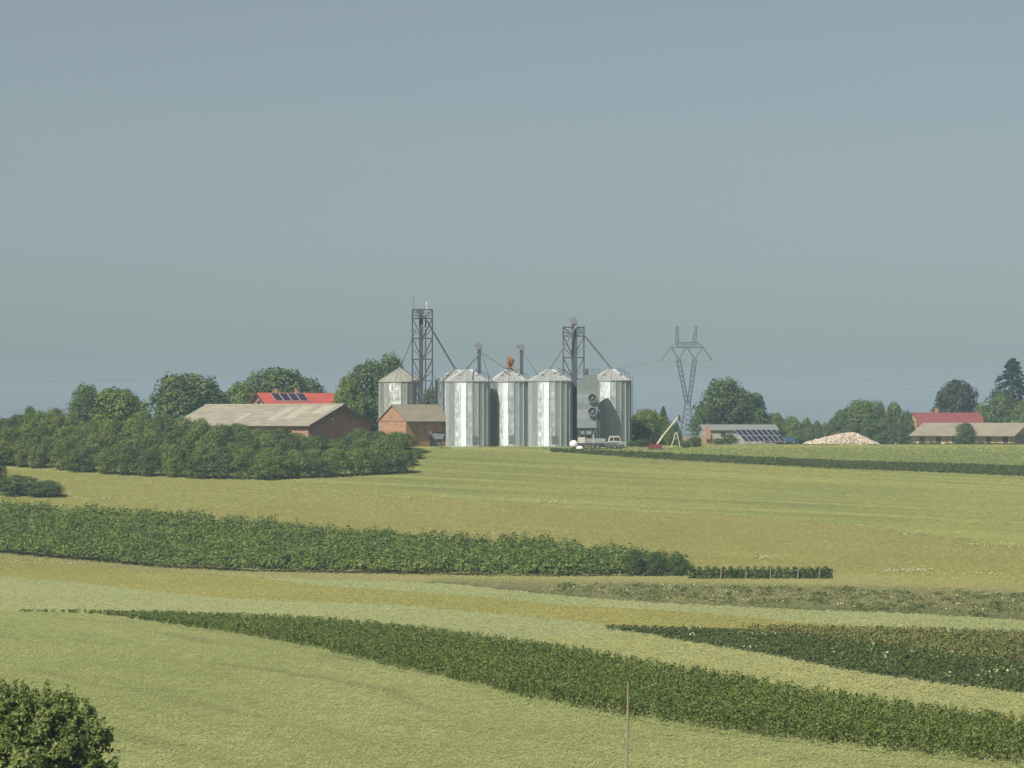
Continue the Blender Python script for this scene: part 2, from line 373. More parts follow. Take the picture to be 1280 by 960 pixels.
class Strip:                              # land between two boundary lines, given as seen points and laid on the terrain
    def __init__(s, top, bot, n=160, jag=.25, lift=0.):
        def ext(q):                             # carry the land on beyond both edges of the view
            q = list(q)
            if q[0][0] == -30: q = [(-380, q[0][1]-.4*350*(q[1][1]-q[0][1])/(q[1][0]-q[0][0]))]+q
            if q[-1][0] == 1310: q = q+[(1660, q[-1][1]+.4*350*(q[-1][1]-q[-2][1])/(q[-1][0]-q[-2][0]))]
            return q
        top, bot = ext(top), ext(bot)
        n = int(n*(1+.27*((top[0][0] < -100)+(top[-1][0] > 1400))))
        x0 = max(top[0][0], bot[0][0]); x1 = min(top[-1][0], bot[-1][0])
        s.px = np.linspace(x0, x1, n)
        yt = np.interp(s.px, [p[0] for p in top], [p[1] for p in top]); yb = np.interp(s.px, [p[0] for p in bot], [p[1] for p in bot])
        k = np.ones(7)/7; sm = lambda a: np.convolve(np.pad(a, 3, mode='edge'), k, 'valid')
        yt, yb = sm(yt), sm(yb)
        s.Yt, s.Yb = Yat(yt), Yat(yb)
        s.Yt = s.Yt+rng.normal(size=n)*jag; s.Yb = s.Yb+rng.normal(size=n)*jag
        s.Yt = np.maximum(s.Yt, s.Yb+.05)
        s.n = n
    def sheet(s, name, mat, off, label=None):
        m = int(np.clip((s.Yt-s.Yb).max()/2.0, 2, 60)); V = []
        for k in range(m+1):
            Y = s.Yb+(s.Yt-s.Yb)*k/m
            V += list(zip(xat(Y, s.px), Y, gz(Y)+off))
        n = s.n; fs = [(k*n+i, k*n+i+1, (k+1)*n+i+1, (k+1)*n+i) for k in range(m) for i in range(n-1)]
        o = obj(name, MB().add(V, fs, True), mat); tag(o, kind='structure'); return o
    def scatter(s, N_):
        w = (s.Yt-s.Yb)*(s.Yt+s.Yb); w = w/w.sum()
        i = rng.choice(s.n, N_, p=w); px = s.px[i]+rng.uniform(-.5, .5, N_)*(s.px[1]-s.px[0])
        Yb, Yt = s.Yb[i], s.Yt[i]
        Y = np.sqrt(Yb**2+(Yt**2-Yb**2)*rng.random(N_))
        return px, Y, np.stack([xat(Y, px), Y, gz(Y)], 1)
    def area(s): return float(((s.Yt**2-s.Yb**2)/2*(s.px[1]-s.px[0])/F).sum())
def heads(pos, h, w, per=2):               # nodding crop heads and leaves lying in the canopy
    pos = np.repeat(pos, per, 0); n = len(pos); q = pos+np.stack([rng.normal(size=n)*.15, rng.normal(size=n)*.15, h*rng.random(n)], 1)
    return leaf_quads(q, unit(np.array([-.12,-.30,1.])+.30*rdir(n)), w, .45)
def stuff(name, V, mat, label, cat):
    o = link(name, quads_mesh(name, V, mat), None); return tag(o, label, cat, kind='stuff')

# --- colours of the crops (albedo)
fm = {}
def fmat(key, a, b, c, ang, **k):
    fm[key] = field_mat(key, a, b, c, ang, **k); fm[key+'_t'] = field_mat(key+'_blades', a, b, c, ang, island=True, **k)
fmat('wheat', (.192,.212,.080), (.220,.238,.093), (.170,.190,.066), R(66), along=.05, across=.35, tram=11.)
fmat('pale', (.222,.242,.104), (.238,.252,.114), (.196,.216,.086), R(50), along=.05, across=.4)
fmat('ochre', (.206,.196,.058), (.230,.214,.066), (.182,.186,.052), R(36), along=.012, across=.25)
fmat('upper', (.238,.252,.080), (.152,.168,.050), (.238,.234,.068), R(27), along=.007, across=.28, tram=13.)
fmat('weedy', (.125,.132,.052), (.180,.172,.072), (.085,.10,.038), R(40), along=.08, across=.3)
fmat('green', (.105,.140,.046), (.118,.150,.052), (.095,.132,.042), R(30), along=.02, across=.2, amt=.4)
fmat('straw', (.235,.215,.085), (.20,.19,.075), (.20,.20,.07), R(60), along=.05, across=.4)
fmat('lime', (.222,.222,.080), (.242,.238,.090), (.20,.208,.070), R(66), along=.04, across=.3)
fmat('soil', (.085,.10,.04), (.10,.11,.05), (.07,.085,.035), R(60))
M['crop_dark'] = leaf_mat('crop_leaf', (.098,.140,.030), (.148,.185,.042), .65, 1.35, .25, .25)
M['shrub'] = leaf_mat('plantation_leaf', (.084,.138,.026), (.172,.222,.042), .55, 1.4, .28, .55)
M['bean'] = leaf_mat('bean_leaf', (.074,.104,.027), (.094,.126,.034), .7, 1.3, .25, .3)
M['cornlight'] = leaf_mat('young_maize_leaf', (.155,.175,.05), (.20,.20,.07), .7, 1.3, .3, .3)
M['flower'] = leaf_mat('pale_flower', (.46,.45,.25), (.38,.36,.16), .8, 1.2, .2)

f1_top = [(-30,763),(20,764.5),(120,767.5),(200,778),(300,793),(400,812),(480,832),(560,849),(640,869),(740,890),(850,907),(1000,927),(1100,938),(1310,960)]
f1_bot = [(-30,1020),(1310,1020)]
c1_top = [(20,765.5),(100,767),(200,772),(300,781),(400,789),(500,798),(600,811),(700,826),(800,844),(900,862),(1000,880),(1100,897),(1310,928)]
c1_bot = [(20,766),(120,768.5),(200,780),(300,795),(400,814),(480,834),(560,851),(640,871),(740,892),(850,909),(1000,929),(1100,940),(1310,962)]
w2_top = [(-30,718),(0,721),(100,729),(200,741),(300,750),(400,753),(500,757),(600,766),(700,775),(780,786),(850,802),(950,818),(1050,838),(1150,853),(1310,872)]
o1_top = [(-30,692),(0,694),(100,704),(200,712),(300,719),(400,733),(500,739),(600,747),(700,757),(800,762),(900,769),(1000,778),(1100,786),(1180,792)]
o1_bot = w2_top[:10]+[(860,786.5),(1000,788),(1180,793)]
w3_top = [(300,719),(400,725),(480,727),(560,730),(700,745),(800,753),(900,758),(1000,763),(1130,767),(1310,778)]
w3_bot = [(300,719.5),(400,733),(500,739),(600,747),(700,757),(800,762),(900,769),(1000,780),(1100,788),(1310,798)]
s1_top = [(540,727),(640,728),(760,731),(900,733),(1000,735),(1130,737),(1310,745)]
s1_bot = [(540,728.5),(640,738),(700,745),(800,753),(900,758),(1000,763),(1130,767),(1310,778)]
c2_top = [(760,787),(850,789),(930,792),(1000,799),(1100,811),(1200,824),(1310,836)]
c2_bot = [(760,788),(850,801),(950,817),(1050,837),(1150,852),(1310,871)]
c3_top = [(930,791),(1000,793),(1100,794),(1310,800)]
c3_bot = [(930,792),(1000,800),(1100,812),(1200,825),(1310,837)]
p1_top = [(-30,640),(0,642),(100,647),(200,654),(300,663),(400,674),(500,681),(600,688),(700,694),(760,703),(820,709),(858,716)]
p1_bot = [(-30,690),(0,692),(100,701),(200,710),(300,715),(400,717),(500,719),(600,721),(700,722),(858,720)]
mar_top = [(-30,690),(300,715),(400,717),(700,722),(1050,722),(1310,728)]
mar_bot = [(-30,697),(300,722),(400,726),(560,729),(700,731),(900,734),(1310,746)]
up_top = [(-30,557.5),(1310,557.5)]
up_bot = [(-30,640),(0,642),(100,647),(200,640),(300,636),(400,628),(520,622),(640,628),(760,640),(900,643),(1100,660),(1310,690)]
oc_top = up_bot
oc_bot = [(-30,693),(300,717),(700,724),(1310,732)]
d1_top = [(690,562.5),(800,567),(920,572),(1040,577),(1160,580.5),(1310,585)]
d1_bot = [(690,565),(800,573),(920,579.5),(1040,586),(1160,590.5),(1310,597)]
g2_top = [(600,557),(1310,557)]
g2_bot = [(600,559.5),(690,562.7)]+[(a, b+.2) for a, b in d1_top[1:]]

ST = {}
def lay(key, top, bot, mat, off, dens, h, w, tl=None, per=2, n=160, hz=None):
    s = Strip(top, bot, n); ST[key] = s
    s.sheet('field', fm[mat], off)
    if dens:
        _, Y, p = s.scatter(int(s.area()*dens)); p[:,2] += off-.02
        stuff('crop_blades' if 'meadow' not in tl[1] else 'meadow_grass', heads(p, h, w, per), fm[mat+'_t'], tl[0], tl[1])
lay('upper', up_top, up_bot, 'upper', .030, 4, .10, .30, ('pale green upper field of ripening grain below the silos', 'grain crop'))
lay('ochre_upper', oc_top, oc_bot, 'ochre', .040, 4, .10, .30, ('ochre lower part of the upper field above the dark shrub plantation', 'grain crop'))
lay('left', [(-30,585),(60,589),(130,595),(330,602),(460,606),(540,620)], [(-30,640),(100,647),(200,640),(300,636),(400,628),(540,621)], 'ochre', .036, 0, 0, 0)
lay('green', g2_top, g2_bot, 'green', .034, 0, .08, .08, ('smooth green meadow strip in front of the low shed', 'meadow'))
lay('margin', mar_top, mar_bot, 'straw', .050, 8, .22, .18, ('dry straw coloured verge along the foot of the shrub plantation', 'meadow'))
lay('weedy', s1_top, s1_bot, 'weedy', .060, 8, .40, .22, ('rough weedy strip of tall grass below the trellised row', 'meadow'))
lay('pale_mid', w3_top, w3_bot, 'pale', .046, 5, .10, .24, ('pale narrow strip of grain between weedy verge and ochre strip', 'grain crop'))
lay('ochre_mid', o1_top, o1_bot, 'ochre', .042, 5, .10, .24, ('ochre strip of grain across the middle of the slope', 'grain crop'))
lay('pale', w2_top, [(-30,764),(20,765),(100,767),(200,772),(300,781),(400,789),(500,798),(600,811),(700,826),(800,844),(900,862),(1000,880),(1100,897),(1310,928)], 'pale', .038, 9, .12, .18, ('pale green strip of grain above the dark crop strip', 'grain crop'))
lay('lime', [(560,806),(640,801),(720,796),(770,791),(800,791),(850,803),(950,818),(1050,838),(1150,853),(1310,872)], [(560,806.5),(600,811),(700,826),(800,844),(900,862),(1000,880),(1100,897),(1310,928)], 'lime', .048, 9, .12, .18, ('yellowish green band of grain between the two dark crop strips', 'grain crop'))
lay('soil1', c1_top, [(a, b+1.6) for a, b in c1_bot], 'wheat', .056, 12, .14, .13, ('rough grass edge under the dark crop strip', 'meadow'))
lay('soil2', c2_top, c2_bot, 'soil', .056, 0, 0, 0)
lay('soil3', c3_top, c3_bot, 'soil', .060, 0, 0, 0)
lay('soil4', d1_top, d1_bot, 'soil', .060, 0, 0, 0)
lay('near', f1_top, f1_bot, 'wheat', .030, 16, .12, .13, ('grey green foreground field of standing wheat', 'grain crop'), per=3)

# --- dark crop strip in the foreground (canes with leaves up the stem)
def canes(s, N_, hgt, leaves, size, taper=None, spread=.16):
    px, Y, p = s.scatter(N_); h = hgt*rng.uniform(.82, 1.10, N_)
    if taper: h = h*np.interp(px, taper[0], taper[1])
    i = np.repeat(np.arange(N_), leaves); u = rng.random(len(i))**.7; d = rdir(len(i)); d[:,2] = np.abs(d[:,2])*.7; d = unit(d)
    q = p[i]+d*np.array([1,1,0])*(spread*rng.random((len(i),1))); q[:,2] += u*h[i]
    return leaf_quads(q, unit(d+np.array([0,0,.25])+.4*rdir(len(i))), size, .5)
S = Strip(c1_top, c1_bot)
stuff('dark_crop', canes(S, int(S.area()*8), 1.02, 26, .135, ((20,160,360),(.25,.45,1.))), M['crop_dark'], 'dense dark green strip of tall leafy crop curving across the foreground', 'crop')
S = Strip(c2_top, c2_bot)
stuff('bean_crop', canes(S, int(S.area()*7), .38, 10, .17, None, .2), M['bean'], 'low dark green crop strip dotted with pale flowers at right', 'crop')
px, Y, p = S.scatter(46); k = px > 860; p = p[k]; p[:,2] += .45
i = np.repeat(np.arange(len(p)), 7); q = p[i]+rng.normal(size=(len(i),3))*np.array([.28,.28,.10])
stuff('pale_blossom', leaf_quads(q, rdir(len(q)), .17), M['flower'], 'scattered pale yellow plants standing in the low dark crop', 'flowers')
S = Strip(c3_top, c3_bot)
stuff('young_maize', canes(S, int(S.area()*5), .7, 12, .18), M['cornlight'], 'light green crop behind the low dark crop at right edge', 'crop')
S = Strip(d1_top, d1_bot)
stuff('potato_crop', canes(S, int(S.area()*10), .40, 10, .22), M['bean'], 'dark green crop band across the slope right of the silos', 'crop')

# --- shrub plantation
def bush_cloud(p, rad, hgt, n, size):
    m = len(p); i = np.repeat(np.arange(m), n); d = rdir(len(i)); d[:,2] = np.abs(d[:,2])*1.0-.15
    lob = 1+.22*np.sin(d[:,0]*6+i)+.18*np.sin(d[:,1]*7+i*1.7)
    r = (1.05-.55*rng.random(len(i))**1.5)*lob; rr = rad*rng.uniform(.75, 1.25, m)[i]; hh = hgt*rng.uniform(.6, 1.3, m)[i]
    q = p[i]+d*np.stack([rr*r, rr*r, hh*.55*r], 1); q[:,2] += hh*.42
    return leaf_quads(q, unit(d+np.array([0,0,.3])+.6*rdir(len(i))), size)
S = Strip(p1_top, p1_bot)
S.sheet('field', fm['soil'], .064)
pts = []
for k in range(34):                        # planted rows
    t = (k+.5)/34
    for j in range(0, S.n-1):
        Y = S.Yb[j]+(S.Yt[j]-S.Yb[j])*t
        if rng.random() < .30*max(.15, (S.Yt[j]-S.Yb[j])/60): pts.append((xat(Y, S.px[j]+rng.uniform(-4, 4)), Y+rng.uniform(-.5, .5), float(gz(Y))))
# front row
for j in range(0, S.n-1):
    pts.append((xat(S.Yb[j]+.6, S.px[j]), S.Yb[j]+.6+rng.uniform(0, .6), float(gz(S.Yb[j]+.6))))
print('shrubs', len(pts))
stuff('shrub_plantation', bush_cloud(np.array(pts), 1.4, 2.2, 210, .30), M['shrub'], 'long dark green plantation of dense shrubs across the middle of the slope', 'shrubs')
for px, w, yt in ((846,30,694),(820,32,690),(792,34,687)):
    tree('shrub', 'bush_dark%d' % (px % 2), px, yt, w, float(Yat(721.5))+1.2, {846:'rounded dark shrub ending the plantation beside the trellised row', 820:'dark shrub second from the right end of the plantation', 792:'dark shrub third from the right end of the plantation'}[px], 'shrub', 'shrubs at the right end of the plantation')
# weeds in the rough strip
S = Strip([(700,733),(1310,746)], [(700,744),(800,752),(1000,762),(1310,776)])
px, Y, p = S.scatter(420)
stuff('weed_clump', bush_cloud(p, .7, .6, 60, .18), M['bean'], 'low green weed clumps in the rough strip under the trellised row', 'weeds')
px, Y, p = S.scatter(190); p[:,2] += .5
i = np.repeat(np.arange(len(p)), 6); q = p[i]+rng.normal(size=(len(i),3))*np.array([.5,.5,.08])
stuff('dry_flower', leaf_quads(q, unit(rdir(len(q))+np.array([0,0,1.])), .18), M['flower'], 'pale dry flower heads in the rough weedy strip', 'flowers')
Q = []
for (x0, x1, y, n) in ((660,712,629,60),(480,520,624,40),(942,968,699,70),(1105,1162,715,150),(1165,1290,719,60),(1120,1160,670,60),(1180,1290,683,60),(800,812,636,20),(520,720,668,110),(90,150,625,60),(680,760,741,40),(0,130,706,40)):
    for _ in range(n):
        g = G(rng.uniform(x0, x1), y+rng.normal()*1.0); g[2] += .28; Q.append(g)
Q = np.array(Q); i = np.repeat(np.arange(len(Q)), 3); q = Q[i]+rng.normal(size=(len(i),3))*np.array([.3,.3,.05])
stuff('white_wildflower', leaf_quads(q, unit(rdir(len(q))+np.array([0,0,.8])), .2), M['flower'], 'whitish patches of wildflowers scattered along the field edges', 'flowers')

# --- trellised row with posts
Y0 = float(Yat(725)); t = thing('trellis_row', 'narrow trellised hedge row with pale posts right of the shrub plantation', 'hedge', (xat(Y0, 952), Y0, float(gz(Y0))))
pp = np.array([(xat(Y0, px), Y0+rng.uniform(-.15, .15), float(gz(Y0))) for px in np.arange(862, 1040, 1.1)])
i = np.repeat(np.arange(len(pp)), 44); d = rdir(len(i)); q = pp[i]+d*np.array([.2,.25,0]); q[:,2] += rng.random(len(i))*1.35*(.9+.15*np.sin(i*.7))
V = leaf_quads(q, unit(d+.5*rdir(len(i))), .24)-LOC[t.name].astype(np.float32)
link('foliage', quads_mesh('foliage', V, M['leaf_dark']), t)
for px in (900,932,963,996,1023,1043):
    m = MB(); x = xat(Y0, px); m.tube((x, Y0-.42, float(gz(Y0))-.1), (x+rng.uniform(-.08,.25), Y0-.42, float(gz(Y0))+1.4), .06, 6)
    obj('post', m, M['plank'], t)

# ------------------------------------------------------------------ grain silos
def silo(name, px, half, Y, yeave, ypeak, label, cap=True, old=False, np_=22, ladder=None, door=None):
    x = xat(Y, px); z0 = float(gz(Y)); r = half*Y/F; ze = zat(Y, yeave)-z0; zp = zat(Y, ypeak)-z0
    t = thing(name, label, 'silo', (x, Y, z0), 0, 'grain silos in the farm yard'); c = (x, Y, z0)
    mw = M['galv_old'] if old else M['galv']; mr = M['roof_old'] if old else M['galv_roof']
    obj('base', MB().lathe(c, [(r+.25,-.6),(r+.25,.12)], 24), M['concrete'], t)
    m = MB(); rings = 1; z_ = .12; a0 = .07
    for k in range(rings):
        za = z_+(ze-z_)*k/rings; zb = z_+(ze-z_)*(k+1)/rings
        for i in range(np_):
            a = a0+2*math.pi*i/np_; b = a0+2*math.pi*(i+1)/np_; vs = []; q = 1
            for j in range(q+1):
                aa = a+(b-a)*j/q
                vs += [(x+r*math.cos(aa), Y+r*math.sin(aa), z0+za), (x+r*math.cos(aa), Y+r*math.sin(aa), z0+zb)]
            m.add(vs, [(2*j, 2*j+2, 2*j+3, 2*j+1) for j in range(q)], False)
    for i in range(np_):
        a = a0+2*math.pi*i/np_; m.box((x+(r+.04)*math.cos(a), Y+(r+.04)*math.sin(a), z0+ze/2), (.12,.10,ze-.3), a)
    obj('wall', m, mw, t)
    m = MB(); ro = r+.14; rc = .45 if cap else .12
    for i in range(np_):
        a = a0+2*math.pi*i/np_; b = a0+2*math.pi*(i+1)/np_
        f = lambda rr, aa, zz: (x+rr*math.cos(aa), Y+rr*math.sin(aa), z0+zz)
        m.add([f(ro,a,ze-.08), f(ro,b,ze-.08), f(rc,b,zp), f(rc,a,zp)], [(0,1,2,3)])
        m.tube(f(ro,a,ze-.04), f(rc,a,zp+.04), .05, 4)
        m.add([f(ro,a,ze-.18), f(ro,b,ze-.18), f(ro,b,ze-.08), f(ro,a,ze-.08)], [(0,1,2,3)])
        m.add([f(r-.1,a,ze-.17), f(r-.1,b,ze-.17), f(ro,b,ze-.18), f(ro,a,ze-.18)], [(0,1,2,3)])
    rf = obj('roof', m, mr, t)
    obj('roof_cap', MB().lathe((x,Y,z0+zp-.06), [(rc+.08,0),(rc+.08,.16),(.1,.32)], 14), M['steel_light'] if cap else mr, rf)
    if cap:
        for k, a in enumerate((-2.2, -.75)):
            rr = r*.62; zz = ze+(zp-ze)*.38
            obj('roof_vent', MB().box((x+rr*math.cos(a), Y+rr*math.sin(a), z0+zz+.16), (.36,.36,.3), a), M['steel_light'], rf)
        # hand rail beside the roof hatch
        m = MB(); a = -.15
        for k in range(5):
            rr = r*(.95-.14*k); zz = ze+(zp-ze)*(.05+.14*k)
            m.tube((x+rr*math.cos(a), Y+rr*math.sin(a)-.4, z0+zz), (x+rr*math.cos(a), Y+rr*math.sin(a)-.4, z0+zz+.9), .035, 4)
        m.tube((x+r*.95*math.cos(a), Y+r*.95*math.sin(a)-.4, z0+ze+1.0), (x+r*.39*math.cos(a), Y+r*.39*math.sin(a)-.4, z0+ze+(zp-ze)*.61+.9), .035, 4)
        obj('handrail', m, M['steel'], rf)
    if ladder is not None:
        a = ladder; ux, uy = math.cos(a), math.sin(a); tx, ty = -uy, ux; m = MB(); cx, cy = x+(r+.28)*ux, Y+(r+.28)*uy
        for s in (-.22, .22): m.tube((cx+s*tx, cy+s*ty, z0+.6), (cx+s*tx, cy+s*ty, z0+ze+.9), .03, 4)
        for k in range(int((ze-.6)/.4)): m.tube((cx-.22*tx, cy-.22*ty, z0+.8+k*.4), (cx+.22*tx, cy+.22*ty, z0+.8+k*.4), .02, 4)
        for k in range(int((ze-3)/1.2)):
            zz = z0+2.8+k*1.2; pts = [(cx+.34*math.cos(b)*tx+.34*(1+math.sin(b))*ux*1.0, cy+.34*math.cos(b)*ty+.34*(1+math.sin(b))*uy, zz) for b in np.linspace(-.5, 3.64, 7)]
            m.path(pts, .018, 4)
        obj('ladder', m, M['steel_light'], t)
    if door is not None:
        a = door; m = MB().box((x+(r+.06)*math.cos(a), Y+(r+.06)*math.sin(a), z0+1.25), (.12,.8,1.2), a)
        obj('door', m, M['steel_light'], t)
    return t
silo('grain_silo', 585, 27, 602, 476, 461.5, 'left front galvanised silo, tallest looking, beside the small brick shed', ladder=.05, door=-1.25)
silo('grain_silo', 637, 24.6, 606, 476, 461.5, 'galvanised silo with the rusty orange machine on its roof', ladder=-2.9, door=-1.5)
silo('grain_silo', 688, 27, 603, 475.5, 461.5, 'galvanised silo just left of the grain dryer and its lattice tower', door=-1.4)
silo('grain_silo', 764, 24.6, 606, 475, 461.5, 'rightmost galvanised silo, partly hidden by the grain dryer', ladder=.0)
silo('grain_silo', 500, 26, 627, 476.5, 460.5, 'old dull grey silo with pointed brownish roof behind the small brick shed', cap=False, old=True, np_=20)
silo('grain_silo', 570, 25, 618, 476, 462, 'silo mostly hidden behind the left front silo', ladder=2.9)

# ------------------------------------------------------------------ elevator towers
def head(mb, x, Y, z, s=1.):             # rounded elevator head with a nose to the left
    mb.prism([(x-.42*s, z), (x+.42*s, z), (x+.52*s, z+.5*s), (x+.38*s, z+.95*s), (x, z+1.15*s), (x-.35*s, z+.98*s), (x-.85*s, z+.78*s), (x-.95*s, z+.48*s), (x-.5*s, z+.42*s)], Y-.32*s, Y+.32*s)
def lattice(x, Y, w, z0, z1, levels, r=.075):
    m = MB(); h = w/2; cs = [(-h,-h),(h,-h),(h,h),(-h,h)]
    for a, b in cs: m.box((x+a, Y+b, (z0+z1)/2), (r*2, r*2, z1-z0))
    for k, (za, zb) in enumerate(zip(levels[:-1], levels[1:])):
        for q in range(4):
            a, b = cs[q], cs[(q+1) % 4]
            m.tube((x+a[0], Y+a[1], zb), (x+b[0], Y+b[1], zb), r*.75, 4)
            mx, my = (a[0]+b[0])/2, (a[1]+b[1])/2
            m.tube((x+a[0], Y+a[1], zb), (x+mx, Y+my, za), r*.62, 4); m.tube((x+b[0], Y+b[1], zb), (x+mx, Y+my, za), r*.62, 4)
            m.tube((x+mx, Y+my, za), (x+a[0], Y+a[1], (za+zb)/2), r*.45, 4); m.tube((x+mx, Y+my, za), (x+b[0], Y+b[1], (za+zb)/2), r*.45, 4)
    return m
def platform(t, x, Y, w, z, rail=True):
    m = MB(); m.box((x, Y, z), (w+.25, w+.25, .12)); p = obj('platform', m, M['steel'], t)
    if rail:
        m = MB(); h = w/2+.08
        for zz in (.55, 1.05):
            for a, b in (((-h,-h),(h,-h)),((h,-h),(h,h)),((h,h),(-h,h)),((-h,h),(-h,-h))): m.tube((x+a[0],Y+a[1],z+zz), (x+b[0],Y+b[1],z+zz), .03, 4)
        obj('railing', m, M['steel_light'], p)
# tower beside the old silo
Y = 614.; x = xat(Y, 528); z0 = float(gz(Y)); w = 25*Y/F
t = thing('elevator_tower', 'taller dark lattice elevator tower with aerials, behind the small brick shed', 'elevator tower', (x, Y, z0))
lv = [z0]+[zat(Y, q) for q in (540, 510, 476, 449, 423, 398, 387)]
obj('frame', lattice(x, Y, w, z0, zat(Y, 386.5), lv), M['steel'], t)
platform(t, x, Y, w, zat(Y, 398))
xl = xat(Y, 526.5)
m = MB(); m.box((xl, Y-.5, (z0+zat(Y,392))/2), (.68,.6,zat(Y,392)-z0)); obj('elevator_leg', m, M['steel'], t)
m = MB(); m.box((xat(Y,532), Y-.2, (z0+zat(Y,396))/2), (.22,.4,zat(Y,396)-z0)); obj('elevator_leg', m, M['steel'], t)
m = MB(); head(m, xl, Y-.5, zat(Y, 394), .95); obj('elevator_head', m, M['steel'], t)
m = MB(); m.tube(P(Y-1.9,533,400), P(618,569,461.5), .13, 6); obj('spout', m, M['steel_light'], t)
m = MB(); m.tube(P(Y-.5,525,404), P(Y-1.9,533,412), .13, 6); m.tube(P(Y,520,412), P(627,500,460), .07, 6); obj('spout', m, M['steel_light'], t)
m = MB(); m.tube(P(Y-1.7,517,387), P(Y-1.7,517,370), .035, 5); m.tube(P(Y-1.7,516.2,379), P(Y-1.7,517.8,379), .02, 4); m.tube(P(Y-1.7,516.4,374), P(Y-1.7,517.6,374), .02, 4); obj('antenna', m, M['steel'], t)
m = MB(); m.tube(P(Y-1.7,533.5,387), P(Y-1.7,533.5,377), .06, 6); m.tube(P(Y-1.75,533.5,381), P(Y-1.75,533.5,378), .16, 8); obj('antenna', m, M['white'], t)
# tower beside the dryer
Y = 607.; x = xat(Y, 717); z0 = float(gz(Y)); w = 26*Y/F
t = thing('elevator_tower', 'shorter lattice elevator tower with rounded head, beside the grain dryer', 'elevator tower', (x, Y, z0))
lv = [z0]+[zat(Y, q) for q in (545, 515, 490, 474, 447, 420, 409)]
obj('frame', lattice(x, Y, w, z0, zat(Y, 408), lv), M['steel'], t)
platform(t, x, Y, w, zat(Y, 420))
xl = xat(Y, 718); Yl = Y-2.3
xl = xat(Yl, 718)
m = MB(); m.box((xl, Yl, (z0+zat(Yl,404))/2), (.95,.6,zat(Yl,404)-z0)); obj('elevator_leg', m, M['steel'], t)
m = MB(); head(m, xl, Yl, zat(Yl, 405), 1.0); m.tube((xl+.1,Yl,zat(Yl,398)), (xl+.1,Yl,zat(Yl,396)), .12, 6); obj('elevator_head', m, M['steel_light'], t)
m = MB(); m.tube(P(Yl-.35,721,407), P(Yl-.4,718,412), .16, 6); m.tube(P(Yl-.4,719.5,409), P(600.5,688,460.5), .12, 6); obj('spout', m, M['steel_light'], t)
m = MB(); m.tube(P(Yl,723,410), P(606,764,460.5), .15, 6); obj('spout', m, M['steel_light'], t)
# two single elevator legs
for px, yh, spouts, lab in ((599, 437, ((583,461,597),(633,461,603),(612,474,601)), 'slim elevator leg with three spouts behind the left front silo'),
                            (652, 438, ((672,468,602),), 'slim elevator leg behind the silo with the rusty orange machine')):
    Y = 611.; x = xat(Y, px); z0 = float(gz(Y))
    t = thing('bucket_elevator', lab, 'elevator', (x, Y, z0))
    m = MB(); m.box((x, Y, (z0+zat(Y, yh))/2), (.60,.5,zat(Y, yh)-z0)); obj('elevator_leg', m, M['steel'], t)
    m = MB(); head(m, x, Y, zat(Y, yh), 1.05); obj('elevator_head', m, M['steel_light'], t)
    for sx, sy, sY in spouts:
        m = MB(); m.tube(P(Y-.35, px+2, yh+1), P(Y-.35, px+2.6, yh+4), .14, 6); m.tube(P(Y-.35, px+2.5, yh+3.5), P(sY, sx, sy), .10, 6); obj('spout', m, M['steel_light'], t)
# rusty machine on the silo roof
Y = 605.; x = xat(Y, 638); zb = zat(Y, 463)
t = thing('dust_cyclone', 'rusty orange machine standing on top of a silo roof', 'machine', (x, Y, zb))
m = MB(); m.lathe((x,Y,zb+.55), [(.2,0),(.45,.5),(.62,.6),(.66,1.3),(.4,1.55)], 12); obj('drum', m, M['rust'], t)
m = MB()
for a, b in ((-.55,-.5),(.55,-.5),(.55,.5),(-.55,.5)): m.box((x+a, Y+b, zb+.6), (.1,.1,1.2))
m.box((x, Y-.5, zb+.5), (1.2,.1,.1)); m.box((x, Y+.5, zb+.5), (1.2,.1,.1)); m.box((x-.55, Y, zb+.56), (.1,1.1,.1)); m.box((x+.55, Y, zb+.56), (.1,1.1,.1)); obj('stand', m, M['rust'], t)
m = MB(); m.box((x-.12,Y-.62,zb+1.35), (.4,.12,.5)); obj('hatch', m, M['timber'], t)
m = MB(); m.box((x-.25,Y-.4,zb+2.1), (.5,.5,.45)); obj('motor', m, M['rust'], t)

# ------------------------------------------------------------------ grain dryer
Y = 597.; z0 = float(gz(Y)); X = lambda px: xat(Y, px); Z = lambda py: zat(Y, py)
t = thing('grain_dryer', 'tall grey grain dryer with two round fans between two silos', 'dryer', (X(734), Y, z0))
m = MB(); n = 9
for k in range(n):                        # stacked sheet modules
    a, b = Z(535)+(Z(480)-Z(535))*k/n, Z(535)+(Z(480)-Z(535))*(k+1)/n
    m.box(((X(721.5)+X(747.5))/2, Y+1.5, (a+b)/2), (X(747.5)-X(721.5)-(.04 if k % 2 else 0), 3.-(.04 if k % 2 else 0), b-a-.012))
m.prism([(X(721.5), Z(480)), (X(747.5), Z(480)), (X(747), Z(470)), (X(730), Z(470))], Y+.03, Y+2.9)
obj('body', m, M['dryer'], t)
m = MB(); m.prism([(X(722),Z(535)), (X(727),Z(543)), (X(742),Z(543)), (X(746),Z(535))], Y+.4, Y+2.4); obj('discharge_hopper', m, M['dryer'], t)
for px in (724, 731, 740, 746):
    for dy in (.25, 2.6): obj('leg', MB().box((X(px), Y+dy, (z0+Z(534))/2-.05), (.2,.2,Z(534)-z0)), M['steel'], t)
